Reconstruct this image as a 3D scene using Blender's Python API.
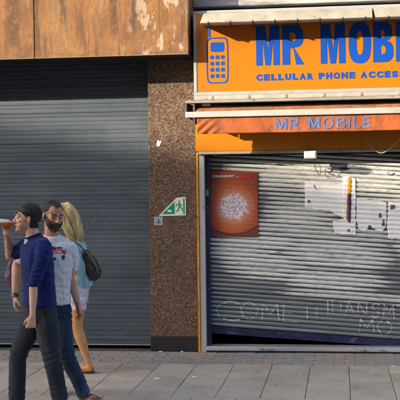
import bpy, bmesh, math, random
from mathutils import Vector as V, Matrix, noise as NZ
from mathutils.bvhtree import BVHTree
random.seed(7)
R = math.radians
for o in list(bpy.data.objects): bpy.data.objects.remove(o)
S = bpy.context.scene
C = S.collection

# ------------------------------------------------------------------ camera, sky, sun, exposure
cd = bpy.data.cameras.new('camera'); cam = bpy.data.objects.new('camera', cd); C.objects.link(cam)
cd.sensor_width = 36; cd.lens = 94.5; cd.clip_end = 2000; cd.clip_start = .1
cam.matrix_world = Matrix.Translation((0, -11.7, 1.82)) @ Matrix.Rotation(R(7.6), 4, 'Z') @ Matrix.Rotation(R(89.45), 4, 'X') @ Matrix.Rotation(R(-.7), 4, 'Z')
S.camera = cam
SUN = V((1.28, 1, -.515)).normalized()
ELEV = math.asin(-SUN.z); AZ = math.atan2(-SUN.x, -SUN.y)
w = bpy.data.worlds.new('World'); S.world = w; w.use_nodes = True
wt = w.node_tree; bg = wt.nodes['Background']; sky = wt.nodes.new('ShaderNodeTexSky')
sky.sky_type = 'NISHITA'; sky.sun_disc = False; sky.sun_elevation = ELEV; sky.sun_rotation = AZ
sky.air_density = .8; sky.dust_density = 3.0; sky.ozone_density = 1.0
wt.links.new(sky.outputs[0], bg.inputs[0]); bg.inputs[1].default_value = .15
sl = bpy.data.lights.new('sun', 'SUN'); sl.energy = 3.0; sl.angle = R(.53); sl.color = (1, .86, .66)
so = bpy.data.objects.new('sun', sl); C.objects.link(so); so.rotation_euler = SUN.to_track_quat('-Z', 'Y').to_euler()
so.location = (-20, -16, 20)
S.view_settings.view_transform = 'Standard'; S.view_settings.look = 'None'; S.view_settings.gamma = 1
S.view_settings.exposure = 1.55
S.render.engine = 'CYCLES'; S.cycles.max_bounces = 6

# ------------------------------------------------------------------ material helpers
def new(name):
    m = bpy.data.materials.new(name); m.use_nodes = True
    return m, m.node_tree, m.node_tree.nodes['Principled BSDF']
class G:
    """small node builder: values are sockets or numbers"""
    def __init__(s, name):
        s.m, s.t, s.b = new(name); s.pos = s.n('ShaderNodeNewGeometry').outputs['Position']
    def n(s, k): return s.t.nodes.new(k)
    def put(s, sock, v):
        if isinstance(v, bpy.types.NodeSocket): s.t.links.new(v, sock)
        elif isinstance(v, (tuple, list)) and len(v) == 3 and sock.type == 'RGBA': sock.default_value = (*v, 1)
        else: sock.default_value = v
    def ma(s, op, a, b=0, c=0, clamp=False):
        k = s.n('ShaderNodeMath'); k.operation = op; k.use_clamp = clamp
        for i, v in enumerate((a, b, c)): s.put(k.inputs[i], v)
        return k.outputs[0]
    def sc(s, v, k):
        q = s.n('ShaderNodeMapping'); q.inputs['Scale'].default_value = k; s.put(q.inputs[0], v); return q.outputs[0]
    def noise(s, scale=5, st=(1, 1, 1), det=4, rough=.55, dist=0, vec=None):
        q = s.n('ShaderNodeTexNoise'); s.put(q.inputs['Vector'], s.sc(vec or s.pos, st))
        q.inputs['Scale'].default_value = scale; q.inputs['Detail'].default_value = det
        q.inputs['Roughness'].default_value = rough; q.inputs['Distortion'].default_value = dist
        return q.outputs[0]
    def vor(s, scale, st=(1, 1, 1), out='Color', feat='F1'):
        q = s.n('ShaderNodeTexVoronoi'); q.feature = feat; s.put(q.inputs['Vector'], s.sc(s.pos, st)); q.inputs['Scale'].default_value = scale
        return q.outputs[out]
    def ss(s, v, a, b):
        q = s.n('ShaderNodeMapRange'); q.interpolation_type = 'SMOOTHSTEP'
        s.put(q.inputs[0], v); q.inputs[1].default_value = a; q.inputs[2].default_value = b; return q.outputs[0]
    def ramp(s, v, st):
        q = s.n('ShaderNodeValToRGB'); e = q.color_ramp.elements
        while len(e) < len(st): e.new(.5)
        for i, (p, c) in enumerate(st): e[i].position = p; e[i].color = (*c, 1)
        s.put(q.inputs[0], v); return q.outputs[0]
    def mix(s, f, a, b, bt='MIX'):
        q = s.n('ShaderNodeMix'); q.data_type = 'RGBA'; q.blend_type = bt
        s.put(q.inputs[0], f); s.put(q.inputs[6], a); s.put(q.inputs[7], b); return q.outputs[2]
    def xyz(s):
        q = s.n('ShaderNodeSeparateXYZ'); s.put(q.inputs[0], s.pos); return q.outputs
    def rnd(s): return s.n('ShaderNodeObjectInfo').outputs['Random']
    def val(s, col, amt):
        """per object brightness change"""
        f = s.ma('MULTIPLY_ADD', s.rnd(), 2 * amt, 1 - amt)
        q = s.n('ShaderNodeHueSaturation'); s.put(q.inputs['Value'], f); s.put(q.inputs['Color'], col); return q.outputs[0]
    def bump(s, h, st=.3, d=.01):
        q = s.n('ShaderNodeBump'); q.inputs['Strength'].default_value = st; q.inputs['Distance'].default_value = d
        s.put(q.inputs['Height'], h); s.put(s.b.inputs['Normal'], q.outputs[0])
    def fin(s, col, rough=.6, metal=0, spec=.5):
        s.put(s.b.inputs['Base Color'], col); s.put(s.b.inputs['Roughness'], rough); s.put(s.b.inputs['Metallic'], metal)
        s.b.inputs['Specular IOR Level'].default_value = spec
        return s.m
def plain(name, c, rough=.6, metal=0, var=.12, scale=6, st=(1, 1, 1), bump=.15, bscale=60, dirt=None, rnd=0, spec=.5, bd=.004):
    g = G(name); n = g.noise(scale, st, 5)
    lo = tuple(x * (1 - 2 * var) for x in c); hi = tuple(min(1, x * (1 + 2 * var)) for x in c)
    col = g.ramp(n, [(.3, lo), (.7, hi)])
    if dirt:
        dc, ds, dst, a, b = dirt
        col = g.mix(g.ss(g.noise(ds, dst, 6, .65), a, b), col, dc)
    if rnd: col = g.val(col, rnd)
    if bump: g.bump(g.noise(bscale, (1, 1, 1), 4), bump, bd)
    return g.fin(col, rough, metal, spec)

# ------------------------------------------------------------------ mesh helpers
def obj(name, bm, mat, parent=None, smooth=False, kind=None):
    me = bpy.data.meshes.new(name); bm.to_mesh(me); bm.free()
    return omesh(name, me, mat, parent, smooth, kind)
def omesh(name, me, mat, parent=None, smooth=False, kind=None):
    if mat and not me.materials: me.materials.append(mat)
    if smooth:
        for p in me.polygons: p.use_smooth = True
    o = bpy.data.objects.new(name, me); C.objects.link(o); o.parent = parent
    if kind: o['kind'] = kind
    return o
def tag(o, label, cat, group=None):
    o['label'] = label; o['category'] = cat
    if group: o['group'] = group
    return o
def thing(name, label, cat, loc=(0, 0, 0), group=None, rz=0):
    o = bpy.data.objects.new(name, None); C.objects.link(o); o.location = loc; o.rotation_euler = (0, 0, rz); o.empty_display_size = .1
    return tag(o, label, cat, group)
def box(x0, x1, y0, y1, z0, z1, bev=0, bm=None, seg=1):
    b = bmesh.new()
    vs = [b.verts.new((x, y, z)) for x in (x0, x1) for y in (y0, y1) for z in (z0, z1)]
    for f in ((0, 1, 3, 2), (4, 6, 7, 5), (0, 4, 5, 1), (2, 3, 7, 6), (0, 2, 6, 4), (1, 5, 7, 3)): b.faces.new([vs[i] for i in f])
    if bev: bmesh.ops.bevel(b, geom=b.edges[:], offset=bev, segments=seg, affect='EDGES', profile=.5)
    bmesh.ops.recalc_face_normals(b, faces=b.faces[:])
    if bm is None: return b
    t = bpy.data.meshes.new('t'); b.to_mesh(t); b.free(); bm.from_mesh(t); bpy.data.meshes.remove(t); return bm
def prism(pts, y0, y1, bm=None):
    """polygon in XZ pushed from y0 (front) to y1"""
    b = bm or bmesh.new()
    a = [b.verts.new((x, y0, z)) for x, z in pts]; c = [b.verts.new((x, y1, z)) for x, z in pts]
    n = len(pts); fs = [b.faces.new(a), b.faces.new(c[::-1])]
    for i in range(n): fs.append(b.faces.new((a[i], c[i], c[(i + 1) % n], a[(i + 1) % n])))
    bmesh.ops.recalc_face_normals(b, faces=fs)
    return b
def extrude_x(prof, x0, x1, nx=1, cap=True, bm=None):
    """profile of (y,z) points, open, run along x"""
    b = bm or bmesh.new(); rows = []
    for i in range(nx + 1):
        x = x0 + (x1 - x0) * i / nx; rows.append([b.verts.new((x, y, z)) for y, z in prof])
    for i in range(nx):
        for j in range(len(prof) - 1): b.faces.new((rows[i][j], rows[i + 1][j], rows[i + 1][j + 1], rows[i][j + 1]))
    return b
def solid(o, t, off=-1):
    m = o.modifiers.new('s', 'SOLIDIFY'); m.thickness = t; m.offset = off; return o
def shape2d(splines, depth, x, y, z):
    """filled 2D outline(s) with holes -> thin solid standing in XZ at y (front)"""
    cu = bpy.data.curves.new('c', 'CURVE'); cu.dimensions = '2D'; cu.fill_mode = 'BOTH'; cu.extrude = depth / 2
    for pts in splines:
        sp = cu.splines.new('POLY'); sp.points.add(len(pts) - 1); sp.use_cyclic_u = True
        for i, (a, b) in enumerate(pts): sp.points[i].co = (a, b, 0, 1)
    return curve_mesh(cu, x, y, z, depth)
def curve_mesh(cu, x, y, z, depth, sx=1, sz=1):
    o = bpy.data.objects.new('c', cu); C.objects.link(o)
    dg = bpy.context.evaluated_depsgraph_get(); me = bpy.data.meshes.new_from_object(o.evaluated_get(dg))
    bpy.data.objects.remove(o); bpy.data.curves.remove(cu); me.materials.clear()
    for v in me.vertices: a, b, c = v.co; v.co = (x + a * sx, y - depth / 2 - c, z + b * sz)
    return me
def text(s, h, w, depth, x, y, z, bold=.0, sp=1.0):
    """lettering with cap height h, total width w"""
    cu = bpy.data.curves.new('t', 'FONT'); cu.body = s; cu.offset = bold; cu.extrude = depth / 2; cu.space_character = sp; cu.resolution_u = 4
    me = curve_mesh(cu, 0, 0, 0, depth)
    xs = [v.co.x for v in me.vertices]; zs = [v.co.z for v in me.vertices]
    x0, x1, z0, z1 = min(xs), max(xs), min(zs), max(zs)
    for v in me.vertices:
        v.co = (x + (v.co.x - x0) * w / (x1 - x0), y + v.co.y, z + (v.co.z - z0) * h / (z1 - z0))
    return me
def cr(P, t):
    n = len(P) - 1; i = min(int(t * n), n - 1); u = t * n - i
    p0, p1, p2, p3 = P[max(i - 1, 0)], P[i], P[i + 1], P[min(i + 2, n)]
    return .5 * ((2 * p1) + (p2 - p0) * u + (2 * p0 - 5 * p1 + 4 * p2 - p3) * u * u + (3 * p1 - p0 - 3 * p2 + p3) * u ** 3)
def limb(bm, pts, rad, side=(1, 0, 0), seg=14, sub=5, cap=.6):
    """tapered tube; rad = numbers or (along side, across)"""
    P = [V(p) for p in pts]; A = [V((r, r, 0)) if not isinstance(r, tuple) else V((r[0], r[1], 0)) for r in rad]
    n = (len(P) - 1) * sub; rows = []; side = V(side)
    pos = [cr(P, i / n) for i in range(n + 1)]; rr = [cr(A, i / n) for i in range(n + 1)]
    st = []
    for i in range(n + 1):
        t = (pos[min(i + 1, n)] - pos[max(i - 1, 0)]).normalized()
        st.append((pos[i], t, rr[i]))
    full = []
    p, t, r = st[0]; m = min(r.x, r.y)
    for k in (.25, .6, .87): full.append((p - t * m * cap * math.sqrt(1 - k * k), t, r * k))
    full += st
    p, t, r = st[-1]; m = min(r.x, r.y)
    for k in (.87, .6, .25): full.append((p + t * m * cap * math.sqrt(1 - k * k), t, r * k))
    for p, t, r in full:
        u = (side - t * side.dot(t)).normalized(); v = t.cross(u)
        rows.append([bm.verts.new(p + u * r.x * math.cos(2 * math.pi * k / seg) + v * r.y * math.sin(2 * math.pi * k / seg)) for k in range(seg)])
    for i in range(len(rows) - 1):
        for k in range(seg): bm.faces.new((rows[i][k], rows[i][(k + 1) % seg], rows[i + 1][(k + 1) % seg], rows[i + 1][k]))
    bm.faces.new(rows[0][::-1]); bm.faces.new(rows[-1])
    return bm
def ball(bm, c, r, mat=None):
    r = r if isinstance(r, tuple) else (r, r, r)
    M = (mat or Matrix.Identity(4)) @ Matrix.Translation(c) @ Matrix.Diagonal((*r, 1))
    bmesh.ops.create_icosphere(bm, subdivisions=3, radius=1, matrix=M); return bm
def fuse(bm, voxel, smooth=3, fac=.5):
    """one continuous skin round overlapping volumes"""
    bmesh.ops.recalc_face_normals(bm, faces=bm.faces[:])
    me = bpy.data.meshes.new('f'); bm.to_mesh(me); bm.free()
    o = bpy.data.objects.new('f', me); C.objects.link(o)
    m = o.modifiers.new('r', 'REMESH'); m.mode = 'VOXEL'; m.voxel_size = voxel
    if smooth: k = o.modifiers.new('s', 'SMOOTH'); k.iterations = smooth; k.factor = fac
    dg = bpy.context.evaluated_depsgraph_get(); out = bpy.data.meshes.new_from_object(o.evaluated_get(dg))
    bpy.data.objects.remove(o); bpy.data.meshes.remove(me)
    return out
def warp(me, fn):
    """move each vertex along its normal by fn(co)"""
    ns = [v.normal.copy() for v in me.vertices]
    for v, n in zip(me.vertices, ns):
        d = fn(v.co, n)
        v.co = v.co + n * d
    me.update(); return me

# ------------------------------------------------------------------ materials of the place
g = G('rust_mat'); X, Y, Z = g.xyz()
base = g.ramp(g.noise(2.2, (1, 1, .7), 9, .66, .3), [(.30, (.20, .098, .042)), (.44, (.34, .175, .066)), (.56, (.42, .235, .088)), (.72, (.47, .31, .15))])
fs = g.noise(22, (1.2, 1, .55), 9, .78, .4)
col = g.mix(g.ma('MULTIPLY', g.ss(fs, .44, .62), .62), base, (.21, .085, .032))
strk = g.noise(5.5, (1.7, 1, .22), 10, .74, .5)
col = g.mix(g.ma('MULTIPLY', g.ss(strk, .5, .64), .8), col, (.13, .075, .042))
grey = g.noise(3.4, (1.4, 1, .4), 9, .7, .4)
col = g.mix(g.ma('MULTIPLY', g.ss(grey, .53, .66), .55), col, (.26, .205, .15))
pale = g.ma('MULTIPLY', g.ss(g.noise(9, (1.5, 1, .25), 9, .74, .3), .56, .68), .42)
col = g.mix(pale, col, (.50, .42, .31))
wm = g.ma('MULTIPLY', g.ss(g.noise(6.5, (1.3, 1, .5), 9, .72, .3), .55, .60), g.ss(X, -2.5, -1.95))
col = g.mix(g.ma('MULTIPLY', wm, .9), col, (.60, .57, .51))
def stain(cx, hw, z0, z1):
    d = g.ma('ABSOLUTE', g.ma('SUBTRACT', g.ma('ADD', X, g.ma('MULTIPLY', g.ma('SUBTRACT', g.noise(9, (1, 1, .5), 6), .5), .12)), cx))
    return g.ma('MULTIPLY', g.ma('MULTIPLY', g.ss(d, hw, hw * .35), g.ss(Z, z0, z1)), g.ss(g.noise(14, (1, 1, .7), 7, .75), .36, .52))
for a in ((-2.99, .05, 3.60, 3.72), (-2.42, .07, 3.42, 3.6), (-3.28, .05, 3.2, 3.4), (-3.55, .12, 3.3, 3.5), (-2.2, .05, 3.5, 3.62)):
    col = g.mix(g.ma('MULTIPLY', stain(*a), .75), col, (.085, .05, .032))
low = g.ma('MULTIPLY', g.ss(Z, 3.37, 3.295), g.ss(g.noise(11, (1, 1, 2), 5), .42, .6))
col = g.mix(g.ma('MULTIPLY', low, .75), col, (.14, .11, .085))
col = g.mix(g.ss(Z, 3.294, 3.288), col, (.5, .36, .2))
col = g.mix(1, col, (.68, .57, .45), 'MULTIPLY')
g.bump(g.noise(45, (1, 1, .6), 6, .7), .35, .006)
RUST = g.fin(col, .75)

g = G('granite_mat')
a = g.vor(70); b = g.vor(135)
q = g.n('ShaderNodeSeparateColor'); g.put(q.inputs[0], a)
q2 = g.n('ShaderNodeSeparateColor'); g.put(q2.inputs[0], b)
c1 = g.ramp(q.outputs[0], [(0, (.014, .011, .010)), (.3, (.05, .028, .018)), (.55, (.115, .062, .036)), (.8, (.19, .125, .082)), (1, (.25, .20, .155))])
c2 = g.ramp(q2.outputs[1], [(0, (.01, .009, .009)), (.35, (.06, .033, .02)), (.75, (.15, .09, .055)), (1, (.27, .225, .18))])
col = g.mix(.5, c1, c2)
col = g.mix(1, col, (1.25, 1.25, 1.25), 'MULTIPLY')
col = g.mix(g.ma('MULTIPLY', g.ss(g.noise(3, (1, 1, .5), 5), .45, .75), .35), col, (.06, .045, .04))
g.bump(g.noise(80), .06, .002)
GRAN = g.fin(col, g.ramp(g.noise(7, (1, 1, 1), 4), [(.3, (.25,) * 3), (.7, (.5,) * 3)]))

g = G('left_shutter_mat')
X, Y, Z = g.xyz()
col = g.ramp(g.noise(2.2, (.5, 1, 1.6), 5, .6), [(.3, (.070, .095, .125)), (.7, (.108, .135, .165))])
col = g.mix(g.ma('MULTIPLY', g.ss(g.noise(12, (.9, 1, .12), 8, .75), .5, .7), .55), col, (.10, .105, .115))
col = g.mix(g.ma('MULTIPLY', g.ss(g.noise(5, (1, 1, 1), 6, .75), .6, .72), .4), col, (.19, .20, .205))
grime = g.ma('MULTIPLY', g.ss(X, -2.32, -2.12), g.ss(g.noise(6, (1, 1, .5), 5), .35, .65))
col = g.mix(g.ma('MULTIPLY', grime, .6), col, (.08, .075, .07))
band = g.ma('MULTIPLY', g.ss(g.noise(1.6, (.05, 1, 2.6), 4, .6), .5, .62), .3)
col = g.mix(band, col, (.05, .062, .08))
col = g.val(col, .10)
g.bump(g.noise(50, (.4, 1, 1)), .08, .003)
LSH = g.fin(col, g.ramp(g.noise(9, (.6, 1, .5), 6, .7), [(.3, (.38,) * 3), (.7, (.55,) * 3)]), .3)

YS_ = .11
g = G('right_shutter_mat'); X, Y, Z = g.xyz()
zt = g.ma('ADD', Z, g.ma('MULTIPLY', X, .068))         # along the tilted laths
col = g.ramp(g.noise(4, (.35, 1, 2.2), 6, .65), [(.3, (.22, .24, .245)), (.7, (.37, .39, .39))])
def ell(cx, cz, rx, rz):
    dx = g.ma('DIVIDE', g.ma('SUBTRACT', X, cx), rx); dz = g.ma('DIVIDE', g.ma('SUBTRACT', zt, cz), rz)
    return g.ma('SUBTRACT', 1, g.ma('ADD', g.ma('POWER', g.ma('ABSOLUTE', dx), 3.0), g.ma('POWER', g.ma('ABSOLUTE', dz), 2.0)))
spots = [(-.1, 1.93, 1.05, .21), (-.05, 1.09, .56, .17), (-.83, .90, .46, .13), (-.1, .80, .55, .10), (-1.1, 1.05, .35, .10), (.1, .62, .7, .05), (-.2, 1.32, .9, .08), (-.95, 1.17, .50, .07), (.9, 1.55, .35, .45), (-.45, 1.5, .35, .22)]
m = ell(*spots[0])
for s_ in spots[1:]: m = g.ma('MAXIMUM', m, ell(*s_))
nz = g.noise(12, (.3, 1, 2.4), 10, .82, .3)
m = g.ma('ADD', g.ma('ADD', g.ma('MAXIMUM', m, -1.3), g.ma('MULTIPLY', g.ss(Y, YS_ + .003, YS_ - .011), 1.2)), g.ma('MULTIPLY', g.ma('SUBTRACT', nz, .5), 4.4))
paint = g.ss(m, .3, 1.0)
paint = g.ma('MULTIPLY', paint, g.ss(g.noise(40, (.4, 1, 1), 5, .7), .3, .46))
wh = g.ramp(g.noise(9, (.4, 1, 1.5), 5), [(.3, (.58, .60, .59)), (.7, (.76, .77, .74))])
col = g.mix(g.ma('MULTIPLY', paint, .86), col, wh)
spray = g.ma('ADD', ell(.18, 2.03, .21, .055), g.ma('MULTIPLY', g.ma('SUBTRACT', g.noise(6), .5), 2))
col = g.mix(g.ma('MULTIPLY', g.ss(spray, 0, .5), .85), col, (.10, .13, .16))
dm = g.ss(g.noise(17, (.4, 1, 1.4), 6, .7), .57, .72)
col = g.mix(g.ma('MULTIPLY', dm, .4), col, (.11, .11, .11))
col = g.val(col, .10)
g.bump(g.noise(60, (.5, 1, 1)), .12, .003)
RSH = g.fin(col, .36, g.ma('MULTIPLY', g.ma('SUBTRACT', 1, paint), .6))

g = G('slab_mat')
col = g.ramp(g.noise(2.2, (1, 1, 1), 6, .6), [(.3, (.37, .32, .25)), (.7, (.51, .445, .35))])
col = g.val(col, .12)
col = g.mix(g.ma('MULTIPLY', g.ss(g.noise(70, (1, 1, 1), 3), .5, .75), .35), col, (.17, .165, .155))
gum = g.ss(g.vor(3.4, out='Distance'), .085, .07)
gumn = g.ss(g.noise(1.7), .40, .46)
col = g.mix(g.ma('MULTIPLY', g.ma('MULTIPLY', gum, gumn), .55), col, (.10, .10, .10))
col = g.mix(g.ma('MULTIPLY', g.ss(g.noise(3.2, (1, .6, 1), 9, .78), .5, .68), .6), col, (.22, .20, .165))
col = g.mix(g.ma('MULTIPLY', g.ss(g.noise(13, (1, 1, 1), 9, .8), .55, .66), .5), col, (.15, .14, .125))
g.bump(g.noise(120), .2, .002)
SLAB = g.fin(col, .8)
g = G('sett_mat')
col = g.ramp(g.rnd(), [(0, (.25, .25, .235)), (.4, (.30, .28, .245)), (.62, (.37, .275, .21)), (.8, (.40, .27, .205)), (1, (.29, .295, .28))])
col = g.mix(g.ma('MULTIPLY', g.ss(g.noise(9, (1, 1, 1), 6, .7), .45, .7), .6), col, (.20, .19, .175))
g.bump(g.noise(90), .3, .003)
SETT = g.fin(col, .8)
MORT = plain('joint_mat', (.07, .066, .06), .95, var=.2, scale=20)
ASPH = plain('asphalt_mat', (.05, .05, .052), .9, var=.15, scale=3, bump=.5, bscale=150)
KERB = plain('kerb_mat', (.27, .26, .25), .8, var=.12, scale=9)
DARK = plain('dark_interior_mat', (.025, .025, .027), .9)
CONC = plain('concrete_mat', (.40, .39, .37), .85, var=.12, scale=5, dirt=((.2, .19, .18), 6, (.4, 1, 3), .5, .7))
WALL = plain('render_wall_mat', (.20, .19, .18), .9)
PLINTH = plain('plinth_mat', (.022, .022, .026), .35, var=.2)
SIGNO = plain('sign_orange_mat', (.60, .165, .005), .33, var=.02, scale=2, bump=.03, dirt=((.42, .15, .03), 8, (1, 1, .16), .52, .85))
FRAMEW = plain('frame_white_mat', (.38, .385, .38), .4, .1, var=.06, dirt=((.3, .28, .25), 9, (1, 1, 1), .6, .75))
BLUE = plain('letter_blue_mat', (.002, .07, .42), .55, var=.04, bump=.03, spec=.2)
CREAM = plain('cream_metal_mat', (.37, .345, .285), .5, var=.07, scale=8, dirt=((.16, .12, .085), 13, (.7, 1, 1.3), .58, .72), bump=.25, bscale=30)
SILV = plain('awning_rail_mat', (.36, .345, .31), .4, .3, var=.08, dirt=((.18, .15, .12), 12, (.5, 1, 1), .58, .72))
WBAR = plain('white_bar_mat', (.43, .42, .385), .45, var=.05, dirt=((.35, .3, .24), 10, (.6, 1, 1), .6, .74))
VAL = plain('valance_mat', (.38, .085, .012), .7, var=.15, scale=5, st=(1, 1, .6), dirt=((.13, .045, .02), 7, (1, 1, .6), .48, .72), bump=.35, bscale=24, bd=.01)
FOLD = plain('folded_canvas_mat', (.27, .115, .055), .8, var=.15, dirt=((.15, .08, .05), 9, (.4, 1, 1.5), .5, .72), bump=.4, bscale=26, bd=.01)
AMBER = plain('amber_board_mat', (.60, .20, .006), .38, var=.04, scale=3, bump=.04, dirt=((.45, .2, .04), 14, (1, 1, .5), .64, .8))
YEL = plain('yellow_trim_mat', (.62, .27, .02), .5, var=.1, dirt=((.16, .10, .06), 16, (1, 1, .5), .55, .66))
JAMB = plain('jamb_mat', (.46, .47, .48), .45, .25, var=.08, st=(1, 1, .3), dirt=((.2, .17, .14), 18, (1, 1, .35), .57, .72))
NAVY = plain('navy_metal_mat', (.022, .033, .085), .4, .1, var=.2, dirt=((.12, .12, .14), 14, (1, 1, .4), .62, .75))
RAILB = plain('blue_rail_mat', (.018, .025, .075), .42, .1, var=.15, dirt=((.16, .16, .2), 12, (.5, 1, 1), .56, .72))
GALV = plain('galvanised_mat', (.62, .63, .64), .35, .5, var=.1, st=(.4, 1, 1), dirt=((.2, .18, .16), 14, (.4, 1, 1), .56, .7))
BLK = plain('black_metal_mat', (.018, .018, .02), .5)
g = G('paper_mat')
col = g.ramp(g.noise(5, (1, 1, 1), 6, .6), [(.3, (.82, .83, .85)), (.7, (.90, .90, .90))])
col = g.mix(g.ma('MULTIPLY', g.ss(g.noise(19, (1, 1, .8), 8, .75), .59, .69), .45), col, (.45, .46, .47))
col = g.mix(g.ma('MULTIPLY', g.ss(g.noise(8, (.5, 1, 5), 4, .6), .62, .68), .35), col, (.55, .56, .60))
g.bump(g.noise(26, (1, 1, 1), 6, .7), .45, .006)
PAPER = g.fin(col, .8)
WHITE = plain('white_plastic_mat', (.72, .72, .69), .45, var=.04)
GREEN = plain('sign_green_mat', (.0, .30, .12), .4, var=.04)
GREYP = plain('grey_plate_mat', (.36, .38, .42), .45, .1)
CHALK = plain('chalk_mat', (.50, .53, .54), .9, var=.15, scale=40)
CABLE = plain('cable_mat', (.55, .42, .22), .6)
OLIVE = plain('olive_scratch_mat', (.25, .25, .16), .8)
BRICKB = plain('far_brick_mat', (.33, .2, .14), .9)
GLASS = plain('window_glass_mat', (.03, .035, .04), .08, var=.05, bump=0)

# ------------------------------------------------------------------ the ground
road = obj('road', box(-60, 60, -60, -5.2, -.5, -.12), ASPH, kind='structure')
bm = bmesh.new(); box(-60, 60, -5.2, 6, -.5, -.014, bm=bm)
pav = obj('pavement', bm, MORT, kind='structure')
slab_me = bpy.data.meshes.new('slab'); b_ = box(-.194, .194, -.215, .215, -.03, 0, .004); b_.to_mesh(slab_me); b_.free(); slab_me.materials.append(SLAB)
k = 0
for r in range(10):
    y = -.825 - .44 * (r + .5)
    for i in range(-16, 7):
        x = .072 + .393 * (i + .5) + (.19 if r >= 4 else 0)
        o = bpy.data.objects.new('slab', slab_me); C.objects.link(o); o.parent = pav
        o.location = (x, y, random.uniform(-.002, .002)); o.rotation_euler = (random.gauss(0, .003), random.gauss(0, .003), random.gauss(0, .002))
sett_me = bpy.data.meshes.new('brick'); b_ = box(-.1065, .1065, -.0562, .0562, -.03, 0, .004); b_.to_mesh(sett_me); b_.free(); sett_me.materials.append(SETT)
for r in range(7):
    for i in range(38):
        o = bpy.data.objects.new('brick', sett_me); C.objects.link(o); o.parent = pav
        o.location = (-5.6 + i * .2165 + (r % 2) * .108, -.823 + .0587 + r * .1157, random.uniform(-.003, .002))
        o.rotation_euler = (random.gauss(0, .008), random.gauss(0, .006), random.gauss(0, .006))
for i in range(24):
    o = obj('kerb', box(-.49, .49, -.075, .075, -.3, .0, .012), KERB); o.location = (-12 + i, -5.32, .002); o.parent = pav

# ------------------------------------------------------------------ the building the shops are in
bl = thing('terrace_building', 'dark rendered building that holds the two shop fronts', 'building')
obj('header_beam', box(-1.597, 5, -.1, .5, 3.853, 7.5, .006), CONC, bl)
obj('upper_wall', box(-9, -1.6, .0, .5, 3.5, 7.5), WALL, bl)
obj('back_wall', box(-9, 5, 1.9, 2.1, 0, 7.5), DARK, bl)
obj('side_wall', box(-9.2, -9, 0, 2.1, 0, 7.5), WALL, bl)
obj('side_wall', box(5, 5.2, 0, 2.1, 0, 7.5), WALL, bl)
obj('partition', box(-2.0, -1.75, .35, 1.9, 0, 7.5), DARK, bl)
obj('partition', box(1.4, 1.6, .35, 1.9, 0, 7.5), DARK, bl)
obj('recess_wall', box(-1.6, 1.28, .06, .3, 2.5, 3.853), DARK, bl)
obj('roof', box(-9.2, 5.2, -.1, 2.1, 7.5, 7.7), CONC, bl)
obj('shop_floor', box(-1.75, 1.4, .16, 1.9, -.01, .012), DARK, bl)
obj('end_wall', box(1.83, 5, 0, .3, 0, 3.853), WALL, bl)
obj('end_wall', box(-9, -6.1, 0, .3, 0, 3.5), WALL, bl)

# ------------------------------------------------------------------ left shop front
rf = thing('rusted_fascia', 'rusty orange metal fascia with peeling paint over the closed grey shutter', 'fascia')
for x0, x1 in ((-6.71, -5.012), (-5.006, -3.31), (-3.302, -1.60)):
    obj('panel', box(x0, x1, -.5, -.47, 3.283, 4.7, .003), RUST, rf)
obj('soffit', box(-6.71, -1.601, -.469, .0, 3.29, 3.33), BLK, rf)
obj('end_panel', box(-1.606, -1.602, -.468, -.002, 3.331, 4.7), RUST, rf)
obj('top_cover', box(-6.71, -1.607, -.469, -.002, 4.66, 4.7), RUST, rf)
def pillar(x0, x1, label):
    t = thing('granite_pillar', label, 'pillar', group='granite pillars between the shop fronts')
    obj('shaft', box(x0, x1, 0, .35, .165, 3.5, .004), GRAN, t)
    obj('plinth', box(x0 - .003, x1 + .003, -.012, .353, 0, .165, .004), PLINTH, t)
pillar(-2.14, -1.602, 'speckled brown granite pillar carrying the green exit sign')
pillar(1.29, 1.83, 'speckled brown granite pillar right of the tilted shutter')
pillar(-6.1, -5.56, 'speckled brown granite pillar at the far left end of the grey shutter')
ls = thing('roller_shutter', 'closed dark blue grey roller shutter behind the walking people', 'shutter', group='roller shutters')
p = .051
prof = [(.0032, 0), (.0004, .0025), (-.0006, .008), (-.0011, p * .5), (-.0006, p - .008), (.0004, p - .0025), (.0032, p)]
me = bpy.data.meshes.new('slat'); b_ = extrude_x(prof, -5.6, -2.1); b_.to_mesh(me); b_.free(); me.materials.append(LSH)
for i in range(66):
    o = bpy.data.objects.new('slat', me); C.objects.link(o); o.parent = ls; o.location = (0, .262 + random.uniform(-.0012, .0012), .085 + i * p)
    o.rotation_euler = (random.gauss(0, .008), random.gauss(0, .0003), 0)
bm = box(-5.6, -2.1, .245, .275, .022, .083, .004); obj('bottom_rail', bm, LSH, ls)
obj('rail_lip', box(-5.6, -2.1, .236, .244, .03, .04, .002), GALV, ls)
obj('backing', box(-5.6, -2.1, .29, .3, 0, 3.5), DARK, ls)
# faint scratch drawn on the grey shutter
def ribbon(bm, pts, wd, yf, j=.0, brk=-.42, crest=lambda x, z: True):
    """stroke in XZ lying on a surface y = yf(x,z)"""
    P = [V((a, 0, b)) for a, b in pts]; L = sum((P[i + 1] - P[i]).length for i in range(len(P) - 1)); n = max(3, int(L / .006))
    prev = None
    for i in range(n + 1):
        c = cr(P, i / n); d = (cr(P, min(1, (i + .5) / n)) - cr(P, max(0, (i - .5) / n))).normalized(); s = V((-d.z, 0, d.x))
        wv = wd * (.75 + .6 * NZ.noise(c * 23 + V((0, 3, 0)))) * .5
        row = []
        for e in (-1, 1):
            q = c + s * wv * e + V((NZ.noise(c * 60), 0, NZ.noise(c * 60 + V((9, 9, 9))))) * j
            row.append(bm.verts.new((q.x, yf(q.x, q.z), q.z)))
        if prev and NZ.noise(c * 31) > brk and crest(c.x, c.z): bm.faces.new((prev[0], prev[1], row[1], row[0]))
        prev = row
    return bm
bm = ribbon(bmesh.new(), [(-2.97, 1.35), (-2.88, 1.44), (-2.82, 1.52), (-2.74, 1.59)], .007, lambda x, z: .2585, .004, .0)
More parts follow.
